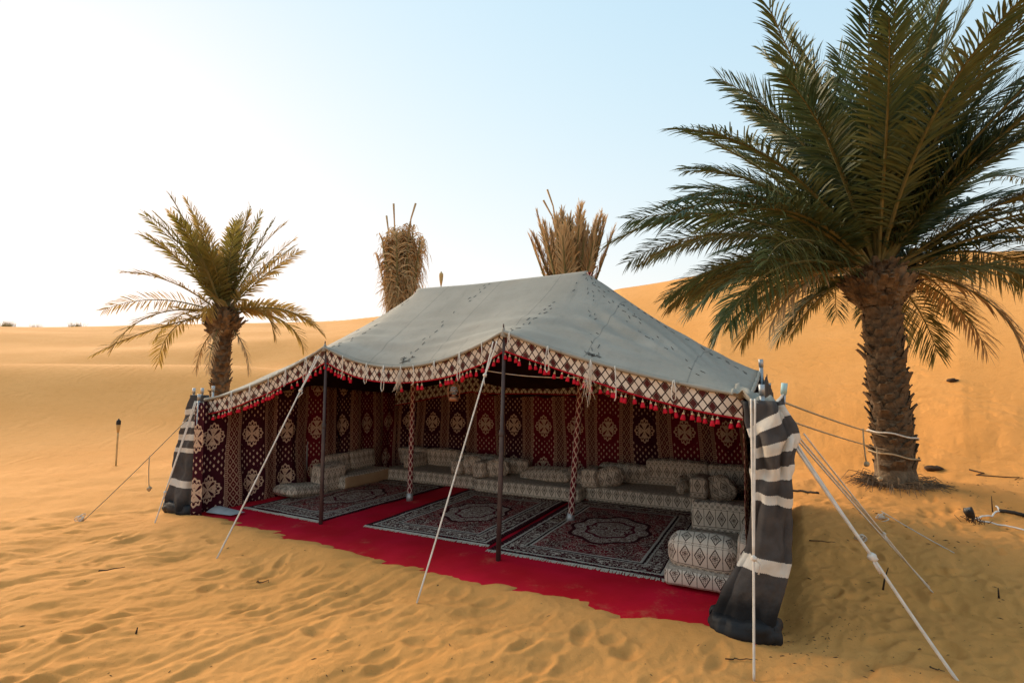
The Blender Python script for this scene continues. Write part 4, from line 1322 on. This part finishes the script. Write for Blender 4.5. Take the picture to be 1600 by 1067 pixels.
def crown_small(rs):
    out = []
    spec = [(-95, 35, 2.5, 40), (-90, 18, 2.7, 45), (-80, 52, 2.6, 22), (-70, 60, 2.6, 18), (-100, 62, 2.5, 20), (-60, 70, 2.4, 16), (-85, 66, 2.7, 14), (-20, 80, 2.4, 14), (20, 84, 2.3, 12), (60, 80, 2.4, 12), (95, 68, 2.5, 10), (80, 74, 2.5, 8), (88, 76, 2.4, 8),
            (92, 40, 2.2, 18), (85, 22, 1.9, 55), (95, 14, 2.3, 62), (75, 10, 2.0, 90), (100, 24, 1.7, 110), (-105, 5, 2.3, 80), (-85, 0, 2.0, 95), (-70, 12, 2.2, 70), (-96, -5, 2.6, 20), (170, 62, 1.8, 60), (-170, 74, 2.1, 30), (150, 78, 2.2, 22), (180, 40, 1.2, 150), (-130, 68, 2.3, 26), (-150, 60, 2.2, 34), (10, 60, 2.3, 40), (-30, 50, 2.3, 50), (40, 30, 2.0, 70)]
    for a, e, l, d in spec:
        m = M_sunglow[0] if e > 45 and rs.rand() < .6 else M_sunglow[1]
        out.append((R(a + rs.normal(0, 7)), R(e + rs.normal(0, 4)), l * rs.uniform(1.05, 1.18), R(d), dict(mat=m, npair=46, leaf=.42, wid=.042, hang=.3, side_tilt=rs.normal(0, .4), stem=.022, dz=-.08)))
    for k in range(22):
        a = rs.uniform(-175, 60); e = rs.uniform(50, 86)
        out.append((R(a), R(e), rs.uniform(2.3, 2.95), R(rs.uniform(10, 34)), dict(mat=M_sunglow[0] if rs.rand() < .6 else M_sunglow[1], npair=44, leaf=.40, wid=.04, hang=.25, side_tilt=rs.normal(0, .5), stem=.022, dz=-.05)))
    for a in (-75, 100, 170):
        out.append((R(a), R(-40), 1.5, R(50), dict(mat=M_dry, npair=26, leaf=.22, wid=.03, hang=.8, stem=.016, dz=-.3)))
    return out


SP = np.array([-7.45, 13.2])
palm('smaller sunlit date palm behind the left corner of the tent', (SP[0], SP[1], gz(*SP)), 3.55, .20, .18, (.0, .0), crown_small, 8,
     (26, 8, (.13, .17, .05), 90, True, .1, 1.0), (.70, 1.2, 2.35, (9, 13, (.19, .13, .055), 95, True, 0.0, 1.0)), None)

# dry roots and leaf litter round the foot of the big palm
mb = MB(); rs = np.random.RandomState(44)
for k in range(330):
    a = rs.uniform(0, 2 * math.pi); r0 = rs.uniform(.24, .42); ln = rs.uniform(.06, .36)
    p = np.array([PALM[0] + r0 * math.cos(a), PALM[1] + r0 * math.sin(a), pz + rs.uniform(-.02, .16) * rs.rand()])
    out = np.array([math.cos(a + rs.normal(0, .5)), math.sin(a + rs.normal(0, .5)), 0])
    q = p + out * ln * .6 + [0, 0, .03]; e = p + out * ln; e[2] = gz(e[0], e[1]) + rs.uniform(-.01, .03)
    mb.add(*tube([p, q, e], [.006, .005, .002], 4))
solo('root_litter', mb.verts(), mb.f, M_bark, 'dry brown roots and litter round the foot of the large palm', 'roots', kind='stuff', smooth=False)


# two tied-up palms with dry fronds, behind the tent
def tied(label, x, y, z_tie, z_top, spread, n, seed, drape):
    g = gz(x, y)
    t = thing('tied_palm', label, 'palm tree', (x, y, g), 'young palms tied up in dry fronds')
    V, F = trunk_mesh(z_tie - g, .22, .20, (x, y, g), (0, 0), seed); part('trunk', V, F, M_bark, t)
    rs = np.random.RandomState(seed); base = np.array([x, y, z_tie - .5])
    for k in range(n):
        az = k * 2.39996 + rs.normal(0, .2); f = math.sqrt((k + .5) / n)
        el = R(90 - spread * f + rs.normal(0, 2.5)); ln = (z_top - z_tie + .5) * rs.uniform(.82, 1.03)
        if drape:
            mb = frond(base + [.17 * f * math.sin(az), .17 * f * math.cos(az), 0], az, el, ln, R(rs.normal(0, 5)), rs, npair=70, leaf=.62, wid=.046, hang=1.9 * rs.uniform(.5, 1.1), start=.25, stem=.045, jit=2.2, cut=rs.uniform(.80, .98))
        else:
            mb = frond(base + [.16 * f * math.sin(az), .16 * f * math.cos(az), 0], az, el, ln, R(rs.normal(-4, 5)), rs, npair=76, leaf=.46, wid=.036, hang=.35, start=.2, stem=.045, jit=1.6, cut=rs.uniform(.80, .95), back=R(-22))
        add_frond(t, mb, M_straw if rs.rand() < .7 else M_dry)
    for k in range(3):                                       # bare cut stalks standing proud of the bundle
        az = rs.uniform(0, 6.28); q = spread * rs.uniform(.3, 1.3)
        d = np.array([math.sin(R(q)) * math.sin(az), math.sin(R(q)) * math.cos(az), math.cos(R(q))])
        hh = z_top - z_tie + .5; bend = rs.normal(0, .09, 3) * [1, 1, 0]; l_ = rs.uniform(.94, 1.13)
        V, F = tube([base, base + d * hh * .5, base + d * hh * l_ * .88 + bend * .5, base + d * hh * l_ + bend * 1.5], [.02, .02, .018, .026], 6)
        part('stalk', V, F, M_straw, t)


tied('narrow bundle of dry straw-coloured fronds behind the left end of the roof ridge', -2.72, 12.5, 3.3, 5.75, 8, 46, 51, True)
tied('wide fan of dry brown fronds behind the right end of the roof ridge', 1.45, 12.5, 3.6, 6.15, 21, 60, 77, False)

# ------------------------------------------------------------ torches
def torch(label, x, y, ztop, r=.016, top=None):
    g = gz(x, y); h = ztop - g
    t = thing('bamboo_torch', label, 'torch', (x, y, g), 'bamboo torches')
    pts = [np.array([x, y, g - .05 + (h - .24) * k / 8]) for k in range(9)]
    V, F = tube(pts, [r * (1 + .12 * (k % 2)) for k in range(9)], 8); part('pole', V, F, M_bamboo, t)
    V, F = lathe([(r, h - .30), (.038, h - .16), (.040, h - .10), (.03, h - .09)], 12); part('basket', V + np.array([x, y, g]), F, M_bamboo, t)
    V, F = lathe([(.032, h - .15), (.042, h - .12), (.042, h - .05), (.030, h - .03), (.014, h - .02), (.014, h)], 12); part('burner', V + np.array([x, y, g]), F, top or M_soot, t)
p = gpx(181, 727); torch('short bamboo torch standing alone in the sand left of the tent', p[0], p[1], p[2] + 1.0)
torch('tall bamboo torch whose head shows above the roof ridge', -1.45, 10.4, 4.0, .012, M_bamboo)

# ------------------------------------------------------------ small things on the sand
def stick(name, label, pts, r, mat=M_twig, cat='twig', group='twigs on the sand'):
    V, F = tube(pts, r, 6); return solo(name, V, F, mat, label, cat, group=group)
def lying(q0, q1, r, label, bend=.03, lift=.012, seed=0):
    a, b = gpx(*q0), gpx(*q1); rs = np.random.RandomState(seed); pts = []
    for t in np.linspace(0, 1, 7):
        p = a + (b - a) * t; p[:2] += rs.normal(0, bend * .3, 2); p[2] = gz(p[0], p[1]) + lift; pts.append(p)
    stick('twig', label, pts, np.linspace(r, r * .4, 7) * .6)
lying((152, 893), (196, 888), .012, 'dark curved twig lying on the left foreground sand', seed=1)
lying((402, 911), (420, 911), .010, 'short dark twig in the sand below the left rope', seed=2)
lying((1265, 846), (1305, 849), .011, 'dark twig on the sand right of the striped wing', seed=4)
lying((1132, 1033), (1184, 1034), .007, 'thin bent twig on the sand near the right rope foot', seed=5)
lying((1520, 736), (1595, 752), .02, 'long branch lying at the foot of the right dune', bend=.2, seed=6)
lying((1450, 1045), (1475, 1052), .008, 'small twig at the bottom right beside the thick rope', seed=7)
for (q, h, dx, lab) in (((1379, 922), .20, .06, 'forked dark stick standing in the sand behind the thick rope'), ((1561, 935), .10, .0, 'short forked stick standing in the sand at the far right'), ((1551, 800), .22, .0, 'thin upright stalk by the small ground light'), ((212, 990), .06, .01, 'tiny upright twig in the left foreground')):
    p = gpx(*q); stick('stick', lab, [p, p + [dx * .4, 0, h * .55], p + [dx, 0, h]], [.008, .006, .003])
# ground light with its cable
p = gpx(1520, 815)
gl = thing('ground_light', 'small black spike light standing in the sand at the far right', 'light', tuple(p))
V, F = tube([p + [0, 0, -.02], p + [0, 0, .10]], .012, 8); part('spike', V, F, M_soot, gl)
V, F = lathe([(.026, 0), (.050, .02), (.060, .07), (.062, .11), (.05, .115)], 4)
_ct, _st = math.cos(.5), math.sin(.5); V = np.stack([V[:, 0] * _ct - V[:, 2] * _st, V[:, 1], V[:, 0] * _st + V[:, 2] * _ct], -1)
part('head', V + p + [0, 0, .07], F, M_soot, gl)
V, F = lathe([(.046, .112), (.04, .120)], 4); V = np.stack([V[:, 0] * _ct - V[:, 2] * _st, V[:, 1], V[:, 0] * _st + V[:, 2] * _ct], -1); part('lens', V + p + [0, 0, .07], F, gm, gl)
mb = MB(); rs = np.random.RandomState(9)
for k in range(26):
    a = rs.uniform(0, 6.28); e = p + [.16 * math.cos(a) * rs.rand(), .16 * math.sin(a) * rs.rand(), .02]
    mb.add(*tube([e, e + [rs.normal(0, .04), rs.normal(0, .04), .05]], .004, 4))
part('roots', mb.verts(), mb.f, M_twig, gl, kind='stuff')
def cable(label, qs, r, mat, arch=0):
    pts = [gpx(*q) for q in qs]; P = []
    for a, b in zip(pts[:-1], pts[1:]):
        for t in np.linspace(0, 1, 8, endpoint=False):
            c = a + (b - a) * t; c[2] = gz(c[0], c[1]) + r + arch * math.sin(math.pi * t); P.append(c)
    V, F = tube(P, r, 6); solo('cable', V, F, mat, label, 'cable', group='cables on the sand')
cable('white cable looping from the ground light to the right', [(1524, 812), (1550, 808), (1562, 800), (1556, 792)], .010, M_white, .02)
cable('white and dark cable running from the ground light out of the frame', [(1528, 814), (1570, 822), (1640, 838)], .010, M_white)
cable('black hose end on the sand right of the striped wing', [(1215, 766), (1250, 768), (1284, 772)], .016, M_soot)
cable('black strap lying on the sand at the right frame edge', [(1562, 800), (1600, 808), (1650, 812)], .022, M_soot)

# dark bits scattered on the sand (uncountable)
mb = MB(); rs = np.random.RandomState(15)
spots = [(gpx(rs.uniform(1180, 1600), rs.uniform(790, 1060)), rs.uniform(.3, 1)) for _ in range(240)] + \
        [(gpx(1270 + rs.normal(0, 45), 1000 + rs.normal(0, 26)), rs.uniform(.25, .8)) for _ in range(90)] + \
        [(gpx(rs.uniform(1250, 1600), 745 + rs.exponential(30)), rs.uniform(.6, 1.6)) for _ in range(130)] + \
        [(gpx(rs.uniform(0, 1150), rs.uniform(840, 1064)), rs.uniform(.3, .9)) for _ in range(130)]
for p, s in spots:
    u, v = to_uv(p[0], p[1])
    if v > -.35 and -.1 < u < L: continue
    s *= rs.uniform(.35, 1.0); a = rs.uniform(0, 6.28); d = np.array([math.cos(a), math.sin(a), 0]) * .013 * s * rs.uniform(.6, 2.2); n_ = np.array([-math.sin(a), math.cos(a), 0]) * .004 * s
    c = p + [0, 0, .02]
    mb.add([c - d - n_, c - d + n_, c + d + n_, c + d - n_, c + [0, 0, .008 * s]], [(0, 1, 4), (1, 2, 4), (2, 3, 4), (3, 0, 4), (3, 2, 1, 0)])
solo('debris', mb.verts(), mb.f, M_twig, 'dark palm litter and bits strewn over the sand', 'litter', kind='stuff', smooth=False)

# tufts of grass on the far dune crest and dark scraps on the dune face
def dune_pt(px, r):
    a = math.atan((px - 800) / 805); x, y = r * math.sin(a), r * math.cos(a)
    return np.array([x, y, gz(x, y)])
def tuft(label, p, n, s, seed, flat=1.0):
    rs = np.random.RandomState(seed); mb = MB()
    for k in range(n):
        o = p + [rs.normal(0, .45 * s), rs.normal(0, .2 * s), -.03]
        d = np.array([rs.normal(0, .3), rs.normal(0, .2), rs.uniform(.3, .9) * flat]) * s
        w = np.array([.03 * s, 0, 0])
        mb.add([o - w, o + w, o + d * .6 + w * .6, o + d * .6 - w * .6, o + d], [(0, 1, 2, 3), (3, 2, 4)])
    solo('grass_tuft', mb.verts(), mb.f, M_grass, label, 'grass', smooth=False, group='grass tufts on the dune crest')
tuft('largest grass tuft on the dune crest, at the left frame edge', dune_pt(4, 70.5), 120, .9, 1)
tuft('smallest grass tuft on the dune crest, between two bigger ones', dune_pt(52, 70.8), 40, .7, 2)
tuft('wide grass tuft on the dune crest left of the small palm', dune_pt(114, 70.5), 90, .75, 3)
for px, r_, s, lab in ((1487, 15.2, .10, 'dark scrap half buried on the right dune face'), (1450, 12.0, .12, 'dark scrap lying right of the large palm trunk'), (45, 40, .0, '')):
    if not s: continue
    p = dune_pt(px, r_); V, F = blob((0, 0, 0), s, int(r_), 7)
    solo('scrap', V * [1.3, .9, .45] + p + [0, 0, .01], F, M_twig, lab, 'scrap', group='dark scraps on the dune')
